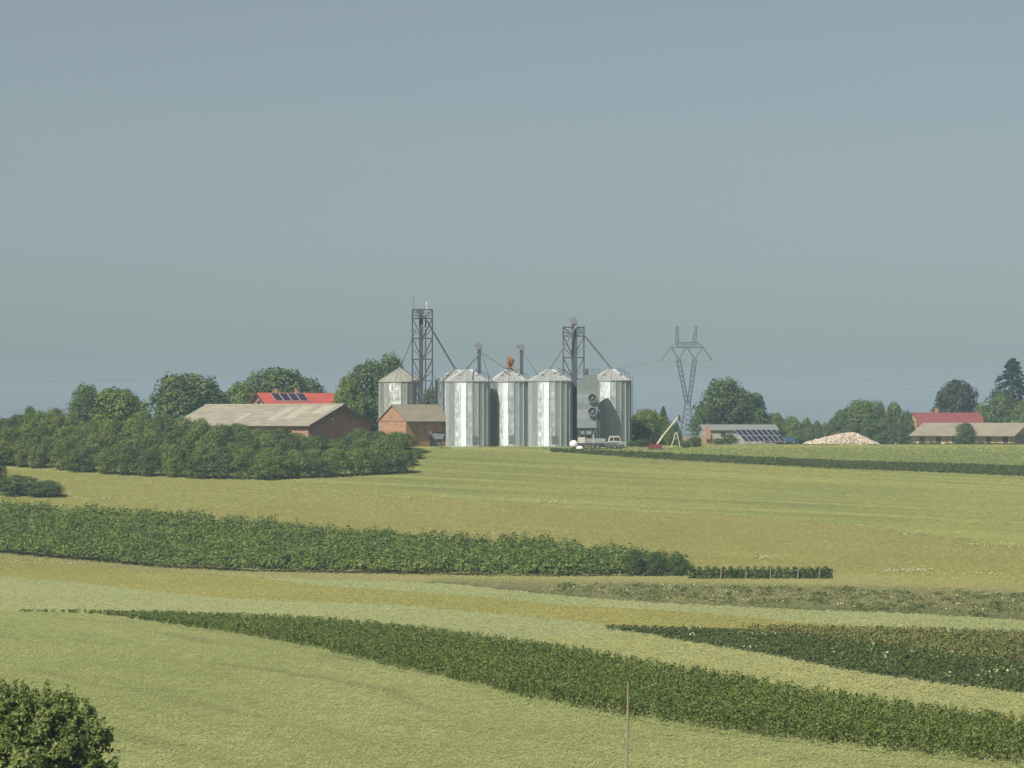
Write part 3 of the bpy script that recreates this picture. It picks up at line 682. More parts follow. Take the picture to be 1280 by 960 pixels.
for py in (497.5, 514.5):
    cx, cz = X(740.5), Z(py); m = MB()
    prof = []
    for i in range(20):
        a = 2*math.pi*i/20; prof.append((cx+.82*math.cos(a), cz+.82*math.sin(a)))
    inn = [(cx+.62*math.cos(2*math.pi*i/20), cz+.62*math.sin(2*math.pi*i/20)) for i in range(20)]
    vs = [(a, Y-.55, b) for a, b in prof]+[(a, Y+.05, b) for a, b in prof]+[(a, Y-.55, b) for a, b in inn]+[(a, Y-.05, b) for a, b in inn]
    fs = [(i, (i+1) % 20, 20+(i+1) % 20, 20+i) for i in range(20)]+[(i, 40+i, 40+(i+1) % 20, (i+1) % 20) for i in range(20)]+[(40+i, 60+i, 60+(i+1) % 20, 40+(i+1) % 20) for i in range(20)]
    m.add(vs, fs); fn = obj('fan', m, M['steel_light'], t)
    m = MB(); m.add([(a, Y-.06, b) for a, b in inn], [tuple(range(20))]); obj('fan_back', m, M['steel'], fn)
    m = MB()
    for k in range(3):
        a = .8+k*math.pi/3; m.tube((cx-.6*math.cos(a), Y-.3, cz-.6*math.sin(a)), (cx+.6*math.cos(a), Y-.3, cz+.6*math.sin(a)), .07, 4)
    m.tube((cx, Y-.45, cz), (cx, Y-.1, cz), .2, 8); obj('fan_blades', m, M['steel_light'], fn)
m = MB(); m.box((X(738), Y+1.2, Z(469)), (2.4,2.,.1))
for px in (731.5, 735.5, 740, 744, 748.5):
    m.tube((X(px), Y+.25, Z(469)), (X(px)+(.0 if px < 746 else .15), Y+.25, Z(461.5)), .05, 4)
m.tube((X(731.5),Y+.25,Z(461.5)), (X(748.8),Y+.25,Z(461.5)), .05, 4); m.tube((X(731.5),Y+.25,Z(465)), (X(748.8),Y+.25,Z(465)), .035, 4)
obj('top_platform', m, M['steel_light'], t)
m = MB(); m.box((X(733.5), Y+1., Z(464.5)), (.55,.6,1.0)); m.box((X(732), Y+1., Z(467)), (.3,.5,.5)); obj('motor', m, M['steel'], t)
m = MB(); m.tube((X(749.2),Y+.2,Z(512)), (X(749.2),Y+.2,z0), .06, 5); m.tube((X(746),Y-.3,Z(513.5)), (X(749.6),Y-.3,Z(513.5)), .08, 5); m.tube((X(745.5),Y-.2,Z(524)), (X(745.5),Y-.2,z0), .06, 5); obj('pipe', m, M['steel_light'], t)

# ------------------------------------------------------------------ buildings
def gable_house(name, label, cat, cx, cy, rz, Lx, W, wh, rh, over, ov_end, mats, base=.0, thick=.16, group=None):
    z0 = float(gz(cy))-base; t = thing(name, label, cat, (cx, cy, z0), rz or 1e-6, group); LOC[t.name] = np.zeros(3)
    hx, hy = Lx/2, W/2; m = MB()
    k = (rh-wh)/hy
    pent = [(-hy,-.8),(hy,-.8),(hy,wh),(0,rh-.02),(-hy,wh)]
    vs = [(-hx, a, b) for a, b in pent]+[(hx, a, b) for a, b in pent]
    m.add(vs, [(0,1,2,3,4)[::-1], (5,6,7,8,9), (0,1,6,5), (1,2,7,6), (4,0,5,9)])
    obj('wall', m, mats[0], t)
    m = MB(); ex = hx+ov_end; ye = hy+over; zo = wh-k*over
    for s in (-1, 1):
        q = [(0, rh+.03), (s*ye, zo+.03), (s*ye, zo+.03+thick), (0, rh+.03+thick)]
        vs = [(-ex, a, b) for a, b in q]+[(ex, a, b) for a, b in q]
        fs = [(0,1,2,3), (7,6,5,4), (0,4,5,1), (1,5,6,2), (2,6,7,3)]
        m.add(vs, fs if s < 0 else [f[::-1] for f in fs])
    rf = obj('roof', m, mats[1], t)
    return t, rf, dict(hx=hx, hy=hy, k=k, wh=wh, rh=rh, ex=ex, ye=ye, zo=zo, thick=thick)
def slope_pt(g, s, x, y, up=.0):           # point on the roof of side s (-1 front) at local x, distance y from the ridge
    return (x, s*y, g['rh']-g['k']*y+.03+g['thick']+up)
def slope_box(mb, g, s, x0, x1, y0, y1, th=.06, up=.003):
    vs = []
    for u in (up, up+th):
        for x, y in ((x0,y0),(x1,y0),(x1,y1),(x0,y1)): vs.append(slope_pt(g, s, x, y, u))
    f = [(3,2,1,0),(4,5,6,7),(0,1,5,4),(1,2,6,5),(2,3,7,6),(3,0,4,7)]
    return mb.add(vs, f if s > 0 else [q[::-1] for q in f])

# long brick barn: local +x end is the gable that faces right and front
Yc = 607.; rz = R(-46)
t, rf, g = gable_house('brick_barn', 'long brick barn with a wide grey fibre cement roof behind the thicket', 'barn', xat(Yc, 341), Yc, rz, 34., 13.6, 3.7, 6.8, .7, 1.1, (M['brick'], M['fibre']))
for x0, x1, y0, y1 in ((5.,7.2,1.2,5.6),(8.5,11.4,.6,5.2),(13.5,16.8,.2,3.4),(-3.,-1.8,3.,6.2)): obj('replaced_sheet', slope_box(MB(), g, -1, x0, x1, y0, y1, .02), M['fibre_pale'], rf, 'paler replaced sheet in the barn roof')
m = MB(); m.tube((-g['ex'],0,g['rh']+.22), (g['ex'],0,g['rh']+.22), .14, 6); obj('ridge_cap', m, M['fibre_pale'], rf)
for s in (-1, 1):
    for e in (1, -1):
        m = MB()
        a = np.array((e*(g['ex']+.035), 0, g['rh']-.06)); b = np.array((e*(g['ex']+.035), s*g['ye'], g['zo']-.06)); hz_ = np.array((0,0,.24)); dx = np.array((e*.06,0,0))
        m.add([a-hz_, b-hz_, b+hz_*.9, a+hz_*.9, a-hz_+dx, b-hz_+dx, b+hz_*.9+dx, a+hz_*.9+dx], [(0,1,2,3),(7,6,5,4),(0,4,5,1),(3,2,6,7),(1,5,6,2)])
        obj('barge_board', m, M['timber'], rf)  # verge trim; its dark tone also stands in for the overhang's shadow band
for k in range(7): obj('window', MB().box((-13+k*4.2, -g['hy']-.02, 2.3), (1.3,.12,.9)), M['glass'], t)
m = MB(); m.tube((g['hx']+.05,-1.6,4.6), (g['hx']+.22,-1.6,4.6), .22, 10); obj('lamp', m, M['white'], t)
# small brick shed
Yc = 604.; rz = R(43)
t, rf, g = gable_house('brick_shed', 'small orange brick shed with brown roof left of the silos', 'shed', xat(Yc, 518), Yc, rz, 9.6, 6.8, 4.5, 6.9, .55, .25, (M['brick_or'], M['fibre2']))
m = MB(); m.box((-g['hx']-.02, 0, 4.35), (.1, g['hy']*2+.04, .14)); obj('string_course', m, M['brick'], t)
m = MB(); m.box((-g['hx']-.03, .6, 1.6), (.12,.8,1.0)); obj('window', m, M['glass'], t)
m = MB(); m.tube((-g['hx']+.25, -g['ye']-.06, g['zo']-.05), (-g['hx']+.25, -g['hy']-.1, 0), .06, 6); m.tube((-g['ex'],-g['ye']-.08,g['zo']+.06), (g['ex'],-g['ye']-.08,g['zo']+.06), .09, 6); obj('gutter', m, M['steel_light'], rf)
m = MB(); m.box((1.6, -g['hy']-.02, 1.2), (2.4,.12,2.4)); obj('door', m, M['timber'], t)
m = MB(); m.tube((g['hx']-.6,-g['hy']-.75,0.), (g['hx']-.6,-g['hy']-.75,8.0), .12, 8); obj('flue', m, M['steel'], t)
# grey hopper by the shed
Y = 593.5; z0 = float(gz(Y)); X = lambda px: xat(Y, px); Z = lambda py: zat(Y, py)
t = thing('intake_hopper', 'grey slanting intake hopper between the brick shed and the left front silo', 'hopper', (X(547), Y, z0))
m = MB(); m.prism([(X(544),Z(549)),(X(553),Z(549)),(X(556),Z(543)),(X(541),Z(541))], Y-.6, Y+.6); obj('funnel', m, M['steel_light'], t)
m = MB(); m.tube((X(550),Y,Z(556)), (X(536.5),Y,Z(539)), .2, 8); obj('auger_tube', m, M['steel_light'], t)
for px in (545, 552):
    for d in (-.4, .4): obj('leg', MB().box((X(px), Y+d, (z0+Z(549))/2), (.1,.1,Z(549)-z0+.1)), M['steel'], t)

# house with the bright red roof
Yc = 668.; rz = R(38)
t, rf, g = gable_house('red_roofed_house', 'brick house with bright red roof and solar panels behind the long barn', 'house', xat(Yc, 369), Yc, rz, 16.2, 9.0, 5.9, 9.35, .6, .55, (M['brick_or'], M['tile_red']))
m = MB()
obj('window', MB().box((-g['hx']-.03, .0, 7.5), (.1,1.1,1.1)), M['glass'], t)
for s in (-1.9, 1.9): obj('window', MB().box((-g['hx']-.03, s, 2.2), (.1,1.1,1.3)), M['glass'], t)
for k in range(3): obj('window', MB().box((-4+k*4, -g['hy']-.03, 2.2), (1.3,.1,1.3)), M['glass'], t)
for k in range(4):
    x0 = -5.7+k*1.86; fr = obj('solar_panel', slope_box(MB(), g, -1, x0, x0+1.7, .25, 2.1, .06, .06), M['alu'], rf)
    obj('cells', slope_box(MB(), g, -1, x0+.07, x0+1.63, .32, 2.03, .01, .125), M['panel'], fr)
for x0 in (-3.6, .9):
    ch = obj('chimney', MB().box((x0, .55, g['rh']+.25), (.75,.6,1.3)), M['brick_or'], rf); obj('chimney_cap', MB().box((x0, .55, g['rh']+.93), (.9,.75,.08)), M['concrete'], ch)
for s in (-1, 1):
    for e in (1, -1):
        m = MB()
        a = np.array((e*(g['ex']+.02), 0, g['rh']+.02)); b = np.array((e*(g['ex']+.02), s*g['ye'], g['zo']+.02)); hz_ = np.array((0,0,.16)); dx = np.array((e*.05,0,0))
        m.add([a-hz_, b-hz_, b+hz_, a+hz_, a-hz_+dx, b-hz_+dx, b+hz_+dx, a+hz_+dx], [(0,1,2,3),(7,6,5,4),(0,4,5,1),(3,2,6,7),(1,5,6,2)])
        obj('barge_board', m, M['timber'], rf)
# farther house at right with dull red double pitch roof
Yc = 870.; rz = R(8)
z0 = float(gz(Yc)); t = thing('dull_red_house', 'yellow house with dull red double pitched roof behind the long low shed', 'house', (xat(Yc, 1182), Yc, z0), rz); LOC[t.name] = np.zeros(3)
hx, hy = 8.0, 5.4; pr = [(-hy,2.6),(-3.6,6.8),(0,8.0),(3.6,6.8),(hy,2.6)]
m = MB(); q = [(-hy+.3,-.5),(hy-.3,-.5)]+[(a*.96, b-.12) for a, b in pr[::-1]]
vs = [(-hx,a,b) for a, b in q]+[(hx,a,b) for a, b in q]; n = len(q)
m.add(vs, [tuple(range(n))[::-1], tuple(range(n,2*n))]+[(i,(i+1)%n,n+(i+1)%n,n+i) for i in range(n)]); obj('wall', m, M['yellow'], t)
m = MB()
for (a, b), (c, d) in zip(pr[:-1], pr[1:]):
    e = hx+.35; th = .14
    vs = [(-e,a,b),(e,a,b),(e,c,d),(-e,c,d),(-e,a,b+th),(e,a,b+th),(e,c,d+th),(-e,c,d+th)]
    m.add(vs, [(3,2,1,0),(4,5,6,7),(0,1,5,4),(1,2,6,5),(2,3,7,6),(3,0,4,7)])
rf = obj('roof', m, M['tile_dull'], t)
obj('chimney', MB().box((-2.2,.3,8.3), (.7,.7,1.7)), M['brick'], rf)
for zz in (1.6, 4.4): obj('window', MB().box((-hx-.03,0,zz), (.1,1.1,1.2)), M['glass'], t)
# long low shed at right
Yc = 806.; rz = R(-33)
t, rf, g = gable_house('long_low_shed', 'long low shed with brown roof and yellow wall at the right edge', 'shed', xat(Yc, 1219), Yc, rz, 24.5, 11.5, 2.6, 4.95, 1.2, .7, (M['yellow'], M['fibre2']))
for k in range(6): obj('doorway', MB().box((-10.4+k*4.1, -g['hy']-.03, 1.0), (1.2,.12,2.2)), M['timber'], t)
for k in range(7): obj('post', MB().box((-12+k*4.0, -g['hy']-.95, 1.), (.18,.18,2.1)), M['timber'], t)
m = MB(); m.box((g['hx']+.03, 0, 1.3), (.1,g['hy']*2-.1,2.6)); obj('plank_gable', m, M['plank'], t)
# low pale building in the middle distance
Yc = 712.; rz = R(6)
t, rf, g = gable_house('low_pale_building', 'low grey building with pale shallow roof behind the ground solar panels', 'building', xat(Yc, 922), Yc, rz, 14.2, 7.0, 2.9, 3.75, .5, .5, (M['concrete'], M['galv_old']))
for k in range(2): obj('door', MB().box((5.3+k*1.4, -g['hy']-.03, 1.5), (1.15,.1,2.3)), M['timber'], t)
obj('window', MB().box((.5, -g['hy']-.03, 2.0), (.9,.1,.8)), M['white'], t)
obj('window', MB().box((-3.5, -g['hy']-.03, 2.0), (.9,.1,.8)), M['glass'], t)
# small chimney hut left of it
Y = 700.; z0 = float(gz(Y)); X = lambda px: xat(Y, px); Z = lambda py: zat(Y, py)
t = thing('brick_hut', 'tiny brick hut with a square stack at the left end of the low pale building', 'hut', (X(884), Y, z0))
obj('wall', MB().box((X(884), Y+.8, (z0+Z(546))/2), (2.2,1.8,Z(546)-z0)), M['brick_or'], t)
obj('roof', MB().prism([(X(875.5),Z(547)),(X(880),Z(537)),(X(883),Z(536.5)),(X(893),Z(547))], Y-.2, Y+1.9), M['galv_old'], t)
obj('chimney', MB().box((X(885), Y-.4, (Z(549)+Z(532.5))/2), (.95,.7,Z(532.5)-Z(549))), M['brick_or'], t)
# plank fence piece
Y = 645.
t = thing('plank_fence', 'weathered pale plank fence below the tiny brick hut', 'fence', (xat(Y, 866), Y, float(gz(Y))))
m = MB()
for k in range(22): m.box((xat(Y, 851.5+k*1.35), Y, float(gz(Y))+.75+.05*math.sin(k*2.)), (.17,.04,1.5))
obj('boards', m, M['plank'], t)
m = MB()
for k in range(4): m.box((xat(Y, 852+k*9.3), Y+.1, float(gz(Y))+.8), (.12,.12,1.7))
obj('posts', m, M['timber'], t)

# ------------------------------------------------------------------ ground mounted solar panels
Y = 640.; z0 = float(gz(Y)); cx = xat(Y, 950)
t = thing('solar_array', 'slanted ground array of dark solar panels in two rows beside the blue wagon', 'solar panels', (cx, Y, z0), R(32)); LOC[t.name] = np.zeros(3)
tl = R(33); n = 8; w = 1.08; hgt = 1.9
for r_ in range(2):
    for k in range(n):
        x0 = (k-n/2)*w*1.04
        def sp(x, s, u): return (x, -1.7+s*math.cos(tl)-u*math.sin(tl), .5+s*math.sin(tl)+u*math.cos(tl))
        def slab(x0, x1, s0, s1, u0, u1):
            vs = [sp(x, s, u) for u in (u0, u1) for x, s in ((x0,s0),(x1,s0),(x1,s1),(x0,s1))]
            return MB().add(vs, [(3,2,1,0),(4,5,6,7),(0,1,5,4),(1,2,6,5),(2,3,7,6),(3,0,4,7)])
        s0 = r_*(hgt+.05)
        fr = obj('solar_panel', slab(x0, x0+w, s0, s0+hgt, 0, .05), M['alu'], t)
        obj('cells', slab(x0+.07, x0+w-.07, s0+.07, s0+hgt-.07, .052, .058), M['panel'], fr)
m = MB()
for k in range(4):
    x0 = -4.1+k*2.7; m.box((x0,-1.2,.35), (.1,.1,1.1)); m.box((x0,1.1,1.05), (.1,.1,2.4))
obj('support_frame', m, M['alu'], t)

# ------------------------------------------------------------------ wheels and vehicles
def wheel(parent, x, y, z, r, w=.3, axis='y', rim='steel_light'):
    d = np.array((0,1,0)) if axis == 'y' else np.array((1,0,0)); c = np.array((x,y,z))
    m = MB(); m.tube(c-d*w/2, c+d*w/2, r, 16); wh = obj('wheel', m, M['rubber'], parent)
    m = MB(); m.tube(c-d*(w/2+.02), c+d*(w/2+.02), r*.5, 12); obj('rim', m, M[rim], wh); return wh
# farm trailer
Y = 591.; z0 = float(gz(Y)); X = lambda px: xat(Y, px); Z = lambda py: zat(Y, py)
t = thing('farm_trailer', 'low grey farm trailer with slatted sides in front of the dryer', 'trailer', (X(744), Y, z0))
obj('bed', MB().box((X(748), Y+1., Z(554.3)), (X(774)-X(722), 2., .18)), M['steel'], t)
m = MB()
for zz in (552.6, 550.6, 548.8): m.box((X(745), Y, Z(zz)), (X(756)-X(732), .06, .17))
for px in (732.5, 740, 748, 756): m.box((X(px), Y-.05, Z(551)), (.08,.06,.75))
obj('side_slats', m, M['alu'], t)
obj('headboard', MB().box((X(727), Y+.9, Z(550.2)), (X(731.5)-X(722.5), 1.9, .95)), M['cream'], t)
for px in (727, 741, 747, 768): wheel(t, X(px), Y+.1, z0+.42, .42)
# white tank
t = thing('white_tank', 'round white tank standing at the left end of the trailer', 'tank', (X(717), Y-.8, z0))
obj('tank', MB().lathe((X(717), Y-.8, z0+.25), [(.3,0),(.64,.12),(.72,.5),(.66,.95),(.3,1.22),(.12,1.26)], 14, True), M['white'], t)
obj('stand', MB().box((X(717), Y-.8, z0+.12), (1.,1.,.26)), M['steel'], t)
# white mound of sacks
t = thing('white_sack', 'white sack lying beside the round tank in front of the trailer', 'sack', (X(724), Y-.9, z0))
m = MB(); m.lathe((X(724.5), Y-1., z0-.03), [(.62,0),(.66,.2),(.5,.45),(.2,.58),(.05,.6)], 12, True); m.lathe((X(723), Y-1.2, z0-.03), [(.35,0),(.4,.2),(.2,.36),(.05,.38)], 10, True); obj('fabric', m, M['white'], t)
# small white pickup behind the trailer
Yk = 593.8; z0 = float(gz(Yk)); X = lambda px: xat(Yk, px); Z = lambda py: zat(Yk, py)
t = thing('pickup_truck', 'small white cab vehicle parked behind the low trailer', 'pickup', (X(768), Yk, z0))
obj('body', MB().prism([(X(756),Z(556)),(X(756),Z(552.5)),(X(760),Z(552)),(X(778),Z(552)),(X(783),Z(553)),(X(783),Z(556.5))], Yk, Yk+1.7), M['grey_paint'], t)
cb = obj('cab', MB().prism([(X(760),Z(552)),(X(761.5),Z(546)),(X(763),Z(545)),(X(774),Z(545)),(X(776.5),Z(552))], Yk+.1, Yk+1.6), M['cream'], t)
m = MB(); m.add([(X(761.7),Yk+.08,Z(551)),(X(766.5),Yk+.08,Z(551)),(X(766.5),Yk+.08,Z(546.5)),(X(763),Yk+.08,Z(546.5))], [(0,1,2,3)])
m.add([(X(767.5),Yk+.08,Z(551)),(X(775.3),Yk+.08,Z(551)),(X(773.6),Yk+.08,Z(546.5)),(X(767.5),Yk+.08,Z(546.5))], [(0,1,2,3)]); obj('side_window', m, M['glass'], cb)
for px in (760.5, 777.5): wheel(t, X(px), Yk+.1, z0+.36, .36)
# red auger
Y = 590.; z0 = float(gz(Y)); X = lambda px: xat(Y, px); Z = lambda py: zat(Y, py)
t = thing('grain_auger', 'red based grain auger with long pale tube leaning up to the right', 'auger', (X(822), Y, z0))
m = MB(); m.prism([(X(809),Z(561)),(X(828),Z(561)),(X(827),Z(556)),(X(822),Z(554.5)),(X(816),Z(556.5)),(X(810),Z(557))], Y-.6, Y+.6); obj('hopper', m, M['red'], t)
m = MB(); m.tube((X(820.5),Y,Z(557)), (X(829),Y,Z(544.5)), .19, 8); m.tube((X(828.5),Y,Z(545.2)), (X(848.5),Y,Z(520.5)), .14, 8); obj('tube', m, M['cream'], t)
m = MB(); m.box((X(849),Y,Z(522)), (.4,.4,.75)); m.tube((X(849.5),Y,Z(524)), (X(850.5),Y,Z(528)), .16, 6); obj('discharge_head', m, M['steel'], t)
m = MB(); m.tube((X(812.5),Y-.3,Z(557)), (X(813.5),Y-.3,Z(546)), .05, 5); obj('lever', m, M['red'], t)
for px in (813, 824): wheel(t, X(px), Y-.72, z0+.25, .26, .16)
# A shaped stand
Y = 596.; z0 = float(gz(Y)); X = lambda px: xat(Y, px); Z = lambda py: zat(Y, py)
t = thing('trestle_stand', 'pale A shaped stand of two leaning poles right of the red auger', 'stand', (X(845), Y, z0))
for a, b in ((838.5,845),(850.5,846)): obj('leg', MB().tube((X(a),Y,z0-.05), (X(b),Y,Z(540)), .09, 6), M['cream'], t)
obj('crossbar', MB().tube((X(842),Y-.1,Z(548.5)), (X(848.5),Y-.1,Z(548.5)), .05, 5), M['cream'], t)
# blue wagon
Y = 655.; z0 = float(gz(Y)); X = lambda px: xat(Y, px); Z = lambda py: zat(Y, py)
t = thing('blue_wagon', 'blue tipping wagon between the solar panels and the stone heap', 'wagon', (X(988), Y, z0))
m = MB(); m.prism([(X(978),Z(553)),(X(995),Z(553)),(X(993.5),Z(546.5)),(X(977),Z(546.5))], Y, Y+2.2)
for k in range(6): m.box((X(979.5+k*2.8), Y-.03, Z(549.8)), (.09,.08,.9))
obj('box', m, M['blue'], t)
obj('chassis', MB().box((X(988),Y+1.,Z(553.8)), (3.,1.2,.16)), M['steel'], t)
obj('drawbar', MB().prism([(X(995),Z(554)),(X(1001),Z(555)),(X(998),Z(552)),(X(995),Z(549))], Y+.7, Y+1.2), M['blue'], t)
for px in (981, 992): wheel(t, X(px), Y+.1, z0+.38, .38)
# stone heap
Y = 640.; z0 = float(gz(Y)); cx = xat(Y, 1051)
t = thing('stone_heap', 'broad heap of pale yellowish field stones at the edge of the green meadow', 'stone heap', (cx, Y, z0))
m = MB()
def mound(x, y):
    e = np.interp(x, (-6.9,-4.5,-1.5,1.6,3.,6.6), (0.,.75,1.45,2.05,1.75,.0)); return e*max(0, 1-(y/4.2)**2)
nxg, nyg = 56, 30; vs = [(cx+(-6.9+13.5*i/(nxg-1)), Y+(-4.2+8.4*j/(nyg-1)), z0-.05+mound(-6.9+13.5*i/(nxg-1), -4.2+8.4*j/(nyg-1))) for j in range(nyg) for i in range(nxg)]
m.add(vs, [(j*nxg+i, j*nxg+i+1, (j+1)*nxg+i+1, (j+1)*nxg+i) for j in range(nyg-1) for i in range(nxg-1)], True)
for _ in range(1500):
    x, y = rng.uniform(-6.9, 6.6), -4.2*rng.random()**.8; zz = mound(x, y)
    if zz < .05: continue
    s = rng.uniform(.12, .34); b = rdir(1)[0]; o = np.array((cx+x, Y+y, z0+zz+.03))
    vs = [o+s*np.array(v)*rng.uniform(.6, 1.2) for v in ((1,0,0),(-1,0,0),(0,1,0),(0,-1,0),(0,0,.8),(0,0,-.6),(.6,.6,.4),(-.6,-.6,.35))]
    m.add(vs, [(0,6,4),(0,2,6),(6,2,4),(2,1,4),(1,7,4),(1,3,7),(7,3,4),(3,0,4),(0,3,5),(3,1,5),(1,2,5),(2,0,5)])
obj('stones', m, M['stone'], t)
# red tractor behind the heap
Y = 648.; z0 = float(gz(Y)); X = lambda px: xat(Y, px); Z = lambda py: zat(Y, py)
t = thing('red_tractor', 'red tractor with only its roof showing above the stone heap', 'tractor', (X(1043), Y, z0))
obj('body', MB().prism([(X(1036),Z(553)),(X(1050),Z(553)),(X(1050),Z(549)),(X(1044),Z(548)),(X(1036),Z(548))], Y, Y+1.), M['red'], t)
cb = obj('cab', MB().prism([(X(1039),Z(548)),(X(1046),Z(548)),(X(1045.5),Z(543.8)),(X(1039.6),Z(543.8))], Y-.2, Y+1.2), M['glass'], t)
obj('cab_roof', MB().box((X(1043.2),Y+.5,Z(542.8)), (1.3,1.6,.34)), M['red'], cb)
for px, r in ((1038.5,.7),(1049,.45)): wheel(t, X(px), Y-.15, z0+r, r, .35, rim='red')

# ------------------------------------------------------------------ power pylon and lines
Y = 1000.; z0 = float(gz(Y)); X = lambda px: xat(Y, px); Z = lambda py: zat(Y, py)
t = thing('power_pylon', 'tall steel lattice power pylon with forked top beside the big tree', 'pylon', (X(859), Y, z0))
def truss(m, a, b, wa, wb, n, r=.12, rb=.075):
    a = np.array(a, float); b = np.array(b, float); d = unit(b-a); u = np.array((1.,0,0)) if abs(d[0]) < .8 else np.array((0,0,1.)); u = unit(u-d*np.dot(u, d)); w = np.cross(d, u)
    c = [(1,1),(-1,1),(-1,-1),(1,-1)]
    pt = lambda k, i: a+(b-a)*k/n+(u*c[i][0]+w*c[i][1])*(wa+(wb-wa)*k/n)/2
    for i in range(4): m.tube(pt(0,i), pt(n,i), r, 4)
    for k in range(n):
        for i in range(4):
            j = (i+1) % 4; m.tube(pt(k,i), pt(k+1,j), rb, 4); m.tube(pt(k,j), pt(k+1,i), rb, 4)
m = MB(); truss(m, (X(859),Y,z0-.2), (X(859.5),Y,Z(503)), 5.0, 1.3, 9); obj('lower_mast', m, M['pylon'], t)
for a, b in ((858.5,848),(861,868.5)):
    m = MB(); truss(m, (X(a),Y,Z(504)), (X(b),Y,Z(449)), .9, 1.1, 9); obj('fork_arm', m, M['pylon'], t)
m = MB()
for dy in (-.5, .5):
    Yd = Y+dy; q = lambda px, py: (xat(Y,px), Yd, Z(py))
    for a, b in (((848,449),(840,435)),((848,449),(857.5,435)),((868.5,449),(859.5,435)),((868.5,449),(878,435))): m.tube(q(*a), q(*b), .11, 4)
    m.tube(q(838,434.5), q(879.5,434.5), .11, 4); m.tube(q(844.5,428.3), q(872,428.3), .11, 4); m.tube(q(844.5,428.3), q(838,434.5), .09, 4); m.tube(q(872,428.3), q(879.5,434.5), .09, 4)
    xs_ = np.linspace(844.5, 872, 10)
    for k in range(9): m.tube(q(xs_[k],428.3), q((xs_[k]+xs_[k+1])/2,434.5), .05, 4); m.tube(q((xs_[k]+xs_[k+1])/2,434.5), q(xs_[k+1],428.3), .05, 4)
    m.tube(q(838.5,434.5), q(826,451), .10, 4); m.tube(q(879,434.5), q(890.5,451), .10, 4)
obj('crossarm', m, M['pylon'], t)
for a, b in ((846.5,846.5),(867.5,870.5)):
    m = MB(); truss(m, (X(a),Y,Z(428)), (X(b),Y,Z(408)), 1.0, .4, 5, .08, .05); obj('earth_wire_peak', m, M['pylon'], t)
wm = solid_mat('conductor', (.25,.26,.26), (.2,.21,.21), .6, .3)
for px, py, lab in ((826,451,'left'), (858.5,449,'middle'), (890.5,451,'right'), (846.5,408,'le'), (870.5,408,'re')):
    m = MB(); a = np.array((X(px), Y, Z(py)))
    for d in (np.array((-330., 210., -9.)), np.array((330., -120., -11.))):
        pts = [a+d*u+np.array((0,0,-9.*4*u*(1-u))) for u in np.linspace(0, 1, 18)]; m.path(pts, .036, 4)
    tag(obj('power_line', m, wm), {'left':'thin power line from the left arm of the pylon','middle':'thin power line from the middle of the pylon','right':'thin power line from the right arm of the pylon','le':'thin earth wire from the left peak of the pylon','re':'thin earth wire from the right peak of the pylon'}[lab], 'power line', 'power lines on the pylon')

# ------------------------------------------------------------------ trees and shrubs
T = tree
T('deciduous_tree', 'tall_dark0', 107, 481, 58, 640, 'taller narrow tree behind the thicket at left, dark green')
for px, yt, w, Y_, kd, lab in ((797,518,34,616,'bush_mid1','leafy bush touching the right side of the rightmost silo'),(824,522,40,640,'bush_dark1','dark bush behind the tube of the red based auger'),(838,530,26,612,'bush_mid0','small bush between the auger tube and the A shaped stand'),
                               (978,524,40,930,'bush_mid0','hazy bush in the gap right of the low pale building'),(1016,530,44,930,'bush_dark0','hazy dark bush filling the gap above the stone heap'),(1046,526,36,920,'bush_mid1','hazy green bush just left of the grove')):
    tree('shrub', kd, px, yt, w, Y_, lab, 'shrub')
T('deciduous_tree', 'round_mid0', 148, 487, 82, 604, 'round mid green tree rising from the thicket left of the barn')
T('deciduous_tree', 'round_dark0', 234, 470, 108, 680, 'broad domed dark tree behind the left end of the barn roof')
T('deciduous_tree', 'tall_dark0', 38, 508, 26, 660, 'small dark tree top poking above the thicket at far left')
T('deciduous_tree', 'round_dark0', 347, 463, 100, 725, 'tallest tree directly behind the bright red roof')
T('deciduous_tree', 'round_mid1', 305, 479, 62, 715, 'lower tree left of the bright red roof')
T('deciduous_tree', 'round_dark1', 381, 473, 62, 735, 'dark tree behind the right chimney of the red roofed house')
T('deciduous_tree', 'tall_dark0', 459, 452, 84, 650, 'big tree between the red roofed house and the old silo')
T('deciduous_tree', 'tall_dark0', 490, 444, 62, 668, 'tall dark tree right behind the old silo')
T('deciduous_tree', 'round_mid1', 436, 474, 40, 640, 'smaller tree just behind the barn gable')
for px, lab in ((722, 'added dark shrub darkening the gap behind the grain dryer legs, left one'), (742, 'added dark shrub darkening the gap behind the grain dryer legs, right one')): T('shrub', 'bush_dark1', px, 528, 36, 632, lab, 'shrub')  # added shrubs, put in to darken the bright gap under the dryer
T('deciduous_tree', 'bush_dark0', 540, 487, 44, 680, 'dark tree seen through the taller elevator tower')
T('deciduous_tree', 'bush_mid0', 809, 512, 48, 622, 'broad bushy tree right of the rightmost silo')
T('spruce_tree', 'spruce1', 829, 507, 34, 628, 'small spruce sticking out beside the bushy tree near the red auger')
T('spruce_tree', 'spruce1', 846, 527, 24, 618, 'little spruce behind the A shaped stand')
T('deciduous_tree', 'tall_dark0', 906, 474, 84, 735, 'big dark tree right of the pylon behind the low pale building')
T('deciduous_tree', 'round_dark1', 936, 491, 56, 745, 'right hand shoulder tree beside the big dark tree')
T('deciduous_tree', 'bush_dark1', 880, 506, 40, 730, 'small tree at the foot of the pylon')
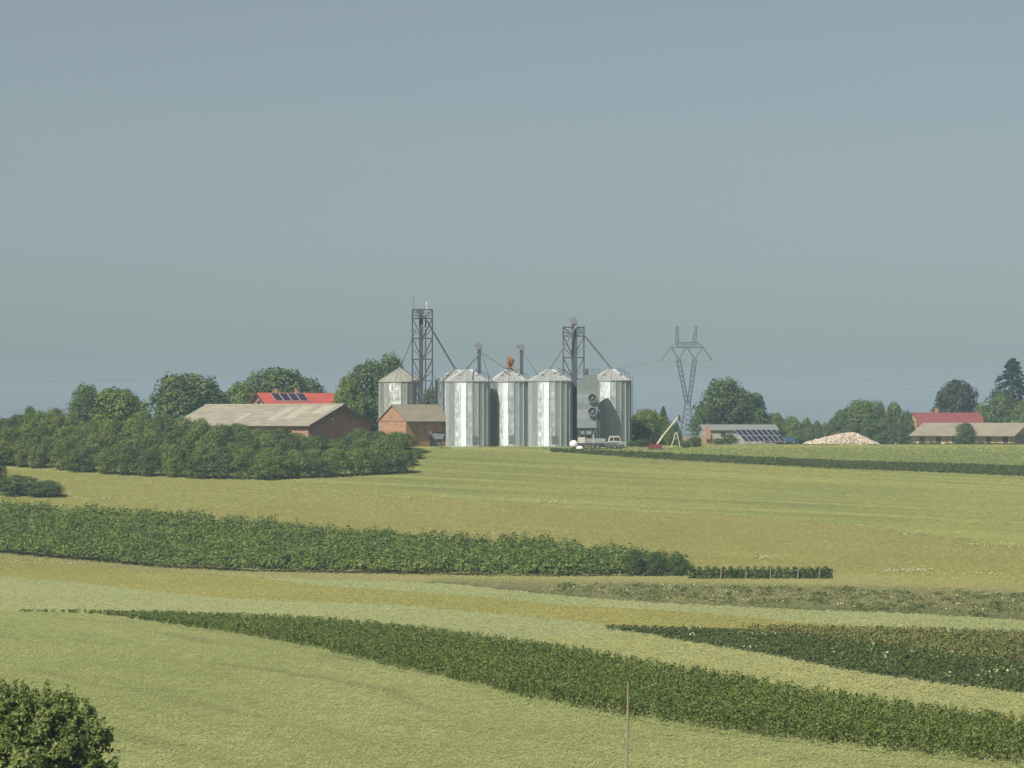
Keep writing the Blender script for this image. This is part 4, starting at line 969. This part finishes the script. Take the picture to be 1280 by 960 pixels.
for px, yt, w, kd, lab in ((968,517,30,'round_mid0','small round tree just right of the low pale building'),(990,521,30,'bush_mid1','bushy tree behind the blue wagon'),(1008,523,22,'tall_mid0','slim tree above the left end of the stone heap'),
                           (1022,526,14,'tall_dark0','very slim tree above the stone heap'),(1031,528,12,'tall_mid0','thinnest little tree above the stone heap'),(1040,523,20,'tall_dark0','slim tree just left of the grove behind the stone heap')):
    T('deciduous_tree', kd, px, yt, w, 900, lab, group='small trees behind the stone heap')
for px, yt, w, kd, lab in ((1075,501,46,'round_mid0','tallest round tree of the grove right of the stone heap'),(1058,512,40,'round_dark1','dark tree at the left end of the grove'),(1096,502,40,'tall_dark0','dark upright tree in the middle of the grove'),
                           (1117,504,40,'tall_mid0','upright tree right of the middle of the grove'),(1134,514,24,'tall_dark0','narrow tree at the right end of the grove')):
    T('deciduous_tree', kd, px, yt, w, 850, lab, group='trees of the grove')
for px, yt, w, lab in ((1063,527,34,'front shrub at the left foot of the grove'),(1086,523,36,'front shrub in the middle foot of the grove'),(1108,522,36,'front shrub right of the middle of the grove'),(1127,527,30,'front shrub of the grove beside the long low shed')):
    T('shrub', 'bush_dark%d' % (px % 2), px, yt, w, 815, lab, 'shrub', 'shrubs at the foot of the grove')
T('deciduous_tree', 'bronze0', 1196, 477, 66, 905, 'round bronze green tree behind the dull red roof')
T('deciduous_tree', 'bush_dark0', 1170, 508, 24, 900, 'little dark tree left of the round bronze green tree')
T('spruce_tree', 'spruce0', 1266, 446, 122, 880, 'tall dark blue green spruce at the right edge')
T('deciduous_tree', 'bush_dark1', 1252, 490, 44, 860, 'dark bushy tree under the tall spruce')
T('deciduous_tree', 'bush_light0', 1229, 505, 34, 890, 'yellowish green shrub tree between the dull red roof and the spruce')
T('deciduous_tree', 'bush_mid1', 1284, 500, 46, 850, 'mid green tree cut by the right edge beneath the spruce')
T('deciduous_tree', 'bush_dark0', 1207, 529, 32, 770, 'small dark tree standing in front of the long low shed')
for px, yt, w, Y, kd, lab in ((869,546,22,600,'bush_dark0','low dark shrub below the weathered plank fence'),(912,543,24,660,'bush_dark1','rounded shrub at the left end of the ground solar panels'),(856,551,20,597,'bush_mid0','low green shrub right of the A shaped stand'),
                              (1000,543,20,700,'bush_light1','yellowish bush behind the blue wagon'),(898,548,20,640,'bush_mid1','small shrub right of the plank fence'),(803,549,22,600,'bush_dark1','low shrub left of the red auger'),(790,551,16,603,'bush_mid0','low weeds shrub at the foot of the rightmost silo')):
    T('shrub', kd, px, yt, w, Y, lab, 'shrub')
k = 0
for px in range(1140, 1290, 11):
    T('shrub', 'bush_dark%d' % (k % 2), px+rng.uniform(-3, 3), 553+rng.uniform(-1, 1.), 15, 785, 'low clipped looking shrub in the row along the front of the long low shed', 'shrub', 'row of low shrubs before the long low shed'); k += 1
# thicket in front of the barn
sil_x = [-30,0,60,95,180,240,300,380,430,470,500,520,545]; sil_y = [521,521,522,530,527,533,539,547,550,543,545,566,592]
bas_x = [-30,0,60,130,240,330,420,540]; bas_y = [583,584,588,595,600,602,598,592]
k = 0
for row, f_ in enumerate((1., .72, .45, .2, 0.)):
    px = -22+row*11
    while px < 524:
        yb = np.interp(px, bas_x, bas_y); ys_ = np.interp(px, sil_x, sil_y)-6; Yf = float(Yat(yb)); Y = Yf+3+(1-f_)*40
        yt = ys_+(yb-ys_)*f_*.48+rng.uniform(-8, 6)
        kd = str(rng.choice(['bush_mid0','bush_mid1','bush_dark0','bush_dark1','bush_light0','bush_light1'], p=[.25,.25,.15,.15,.10,.10]))
        if row > 1 and (px < 215 or px > 440) and rng.random() < .25: kd = str(rng.choice(['tall_mid0', 'tall_dark0', 'round_mid1', 'round_dark1'])); yt -= rng.uniform(0, 5)
        if row < 2 and px < 75: kd = 'bush_light%d' % (k % 2)
        lab = {'m':'mid green bush within the dense thicket in front of the brick barn','d':'darker green bush within the dense thicket in front of the brick barn','l':'lighter yellow green bush within the dense thicket in front of the brick barn'}[kd.split('_')[1][0]]
        T('thicket_bush', kd, px, min(yt, yb-22), rng.uniform(32, 48), min(Y, 595), lab, 'bush', {'m':'mid green thicket bushes','d':'dark thicket bushes','l':'light thicket bushes'}[kd.split('_')[1][0]]); k += 1
        px += rng.uniform(21, 32)
# dark bushes at the left edge
T('shrub', 'bush_dark0', 58, 601, 56, 512, 'low dark bush at the right end of the clump at the left edge', 'shrub')
T('shrub', 'bush_dark1', 22, 594, 60, 514, 'low dark bush in the middle of the clump at the left edge', 'shrub')
T('spruce_tree', 'spruce0', -2, 566, 46, 520, 'small dark conifer cut by the left edge above the low dark bushes')
# near bush
Y = 113.; z0 = float(gz(Y)); x = xat(Y, 28)
t = thing('foreground_bush', 'large leafy green bush in the bottom left corner', 'bush', (x, Y, z0))
bl = []
for k in range(70):
    a = k*2.399; u = (k+.5)/70; z = .5+2.7*u; rr = 2.5*math.sqrt(max(.02, 1-(max(0, z-.9)/2.75)**2))*math.sqrt(random.uniform(.1, 1)); r = random.uniform(.30, .62)
    bl.append((rr*math.cos(a), rr*math.sin(a), z, r))
for a, z, rr in ((0.,2.0,2.6),(-.5,1.4,2.8),(-2.4,3.2,.9),(-1.6,3.35,.4),(.3,2.9,1.5),(-1.,2.8,1.7),(-.2,1.0,2.9),(2.8,3.3,.6),(-.7,3.1,1.1),(-.15,2.4,2.3),(-.3,2.0,2.5),(-.9,1.7,2.5),(-.6,1.1,2.7),(-.7,2.2,2.2),(-1.2,2.2,2.1),(-.4,.7,2.8)): bl.append((rr*math.cos(a), rr*math.sin(a), z, random.uniform(.22,.36)))
V = blob_leaves(bl, 40000, .165, 1., 1.0, .25)
sh = []; 
for k in range(420):                       # leafy shoots standing out of the crown
    b = bl[int(rng.integers(len(bl)))]; d = rdir(1)[0]; d[2] = abs(d[2])*.8+.25; d /= np.linalg.norm(d)
    p0 = np.array(b[:3])+d*b[3]*.85; ln_ = rng.uniform(.18, .5); m_ = 15
    tt = rng.random((m_,1)); pq = p0+(d*.6+np.array([0,0,.6]))*ln_*tt+rng.normal(size=(m_,3))*.05
    sh.append(leaf_quads(pq, unit(rdir(m_)+d*.4), .15, .5))
V = np.concatenate([V]+sh)
link('foliage', quads_mesh('foliage', V, M['leaf_near']), t)
m = MB()
for b in bl[::2]: m.tube((x+.15*b[0], Y+.15*b[1], z0-.1), (x+b[0], Y+b[1], z0+b[2]), .05, 6, .012)
obj('stems', m, M['bark'], t)
# thin pole in the foreground
Y = 127.; x = xat(Y, 785); z0 = float(gz(Y))
t = thing('marker_pole', 'thin weathered pole standing upright in the foreground field', 'pole', (x, Y, z0))
obj('shaft', MB().tube((xat(Y,783.5), Y, z0-.3), (x, Y, zat(Y, 852)), .042, 8, .03), M['plank'], t)
obj('tip', MB().tube((x, Y, zat(Y, 852)), (x+.01, Y, zat(Y, 846)), .018, 6, .012), M['steel'], t)

# ------------------------------------------------------------------ haze, sun, sky, camera
hm = bpy.data.materials.new('haze'); hm.use_nodes = True; nt = hm.node_tree; nt.nodes.clear()
out = N(nt, 'ShaderNodeOutputMaterial'); pv = N(nt, 'ShaderNodeVolumePrincipled')
pv.inputs['Color'].default_value = (.60,.82,1.,1); pv.inputs['Density'].default_value = .00017; pv.inputs['Anisotropy'].default_value = -.14
L(nt, pv.outputs[0], out.inputs['Volume'])
tag(obj('haze', MB().box((0, 1550, 8.), (3100, 3800, 92.)), hm), 'thin pale summer haze over the fields', 'haze', kind='stuff')

AZ, EL = R(34), R(46)
sd = np.array((-math.sin(AZ)*math.cos(EL), -math.cos(AZ)*math.cos(EL), math.sin(EL)))
sun = bpy.data.lights.new('sun', 'SUN'); sun.energy = 4.7; sun.angle = R(.5); sun.color = (1, .95, .86)
so = bpy.data.objects.new('sun', sun); C.objects.link(so)
from mathutils import Vector
so.rotation_euler = Vector((-sd[0], -sd[1], -sd[2])).to_track_quat('-Z', 'Y').to_euler()
w = bpy.data.worlds.new('World'); bpy.context.scene.world = w; w.use_nodes = True; nt = w.node_tree
bg = nt.nodes['Background']; sky = N(nt, 'ShaderNodeTexSky', sky_type='NISHITA'); sky.sun_disc = False
sky.sun_elevation = EL; sky.sun_rotation = math.atan2(sd[0], sd[1]); sky.air_density = .65; sky.dust_density = 1.05; sky.ozone_density = 1.5
hs = N(nt, 'ShaderNodeHueSaturation'); hs.inputs['Saturation'].default_value = .52
L(nt, sky.outputs[0], hs.inputs['Color'])
tm = N(nt, 'ShaderNodeMix', data_type='RGBA', blend_type='MULTIPLY'); tm.inputs[0].default_value = 1.; tm.inputs[7].default_value = (.955,1.04,.985,1)
L(nt, hs.outputs[0], tm.inputs[6]); L(nt, tm.outputs[2], bg.inputs['Color']); bg.inputs['Strength'].default_value = .053

cam = bpy.data.cameras.new('camera'); co = bpy.data.objects.new('camera', cam); C.objects.link(co)
cam.sensor_width = 36; cam.lens = F/1280*36; cam.clip_start = .5; cam.clip_end = 30000
co.location = (0, 0, CAMZ); co.rotation_euler = (R(90)+math.atan((HZ-480)/F), 0, 0)
sc = bpy.context.scene; sc.camera = co
sc.view_settings.view_transform = 'Standard'; sc.view_settings.look = 'None'; sc.view_settings.exposure = .35; sc.view_settings.gamma = 1
sc.cycles.volume_bounces = 0; sc.cycles.max_bounces = 5; sc.cycles.transparent_max_bounces = 8
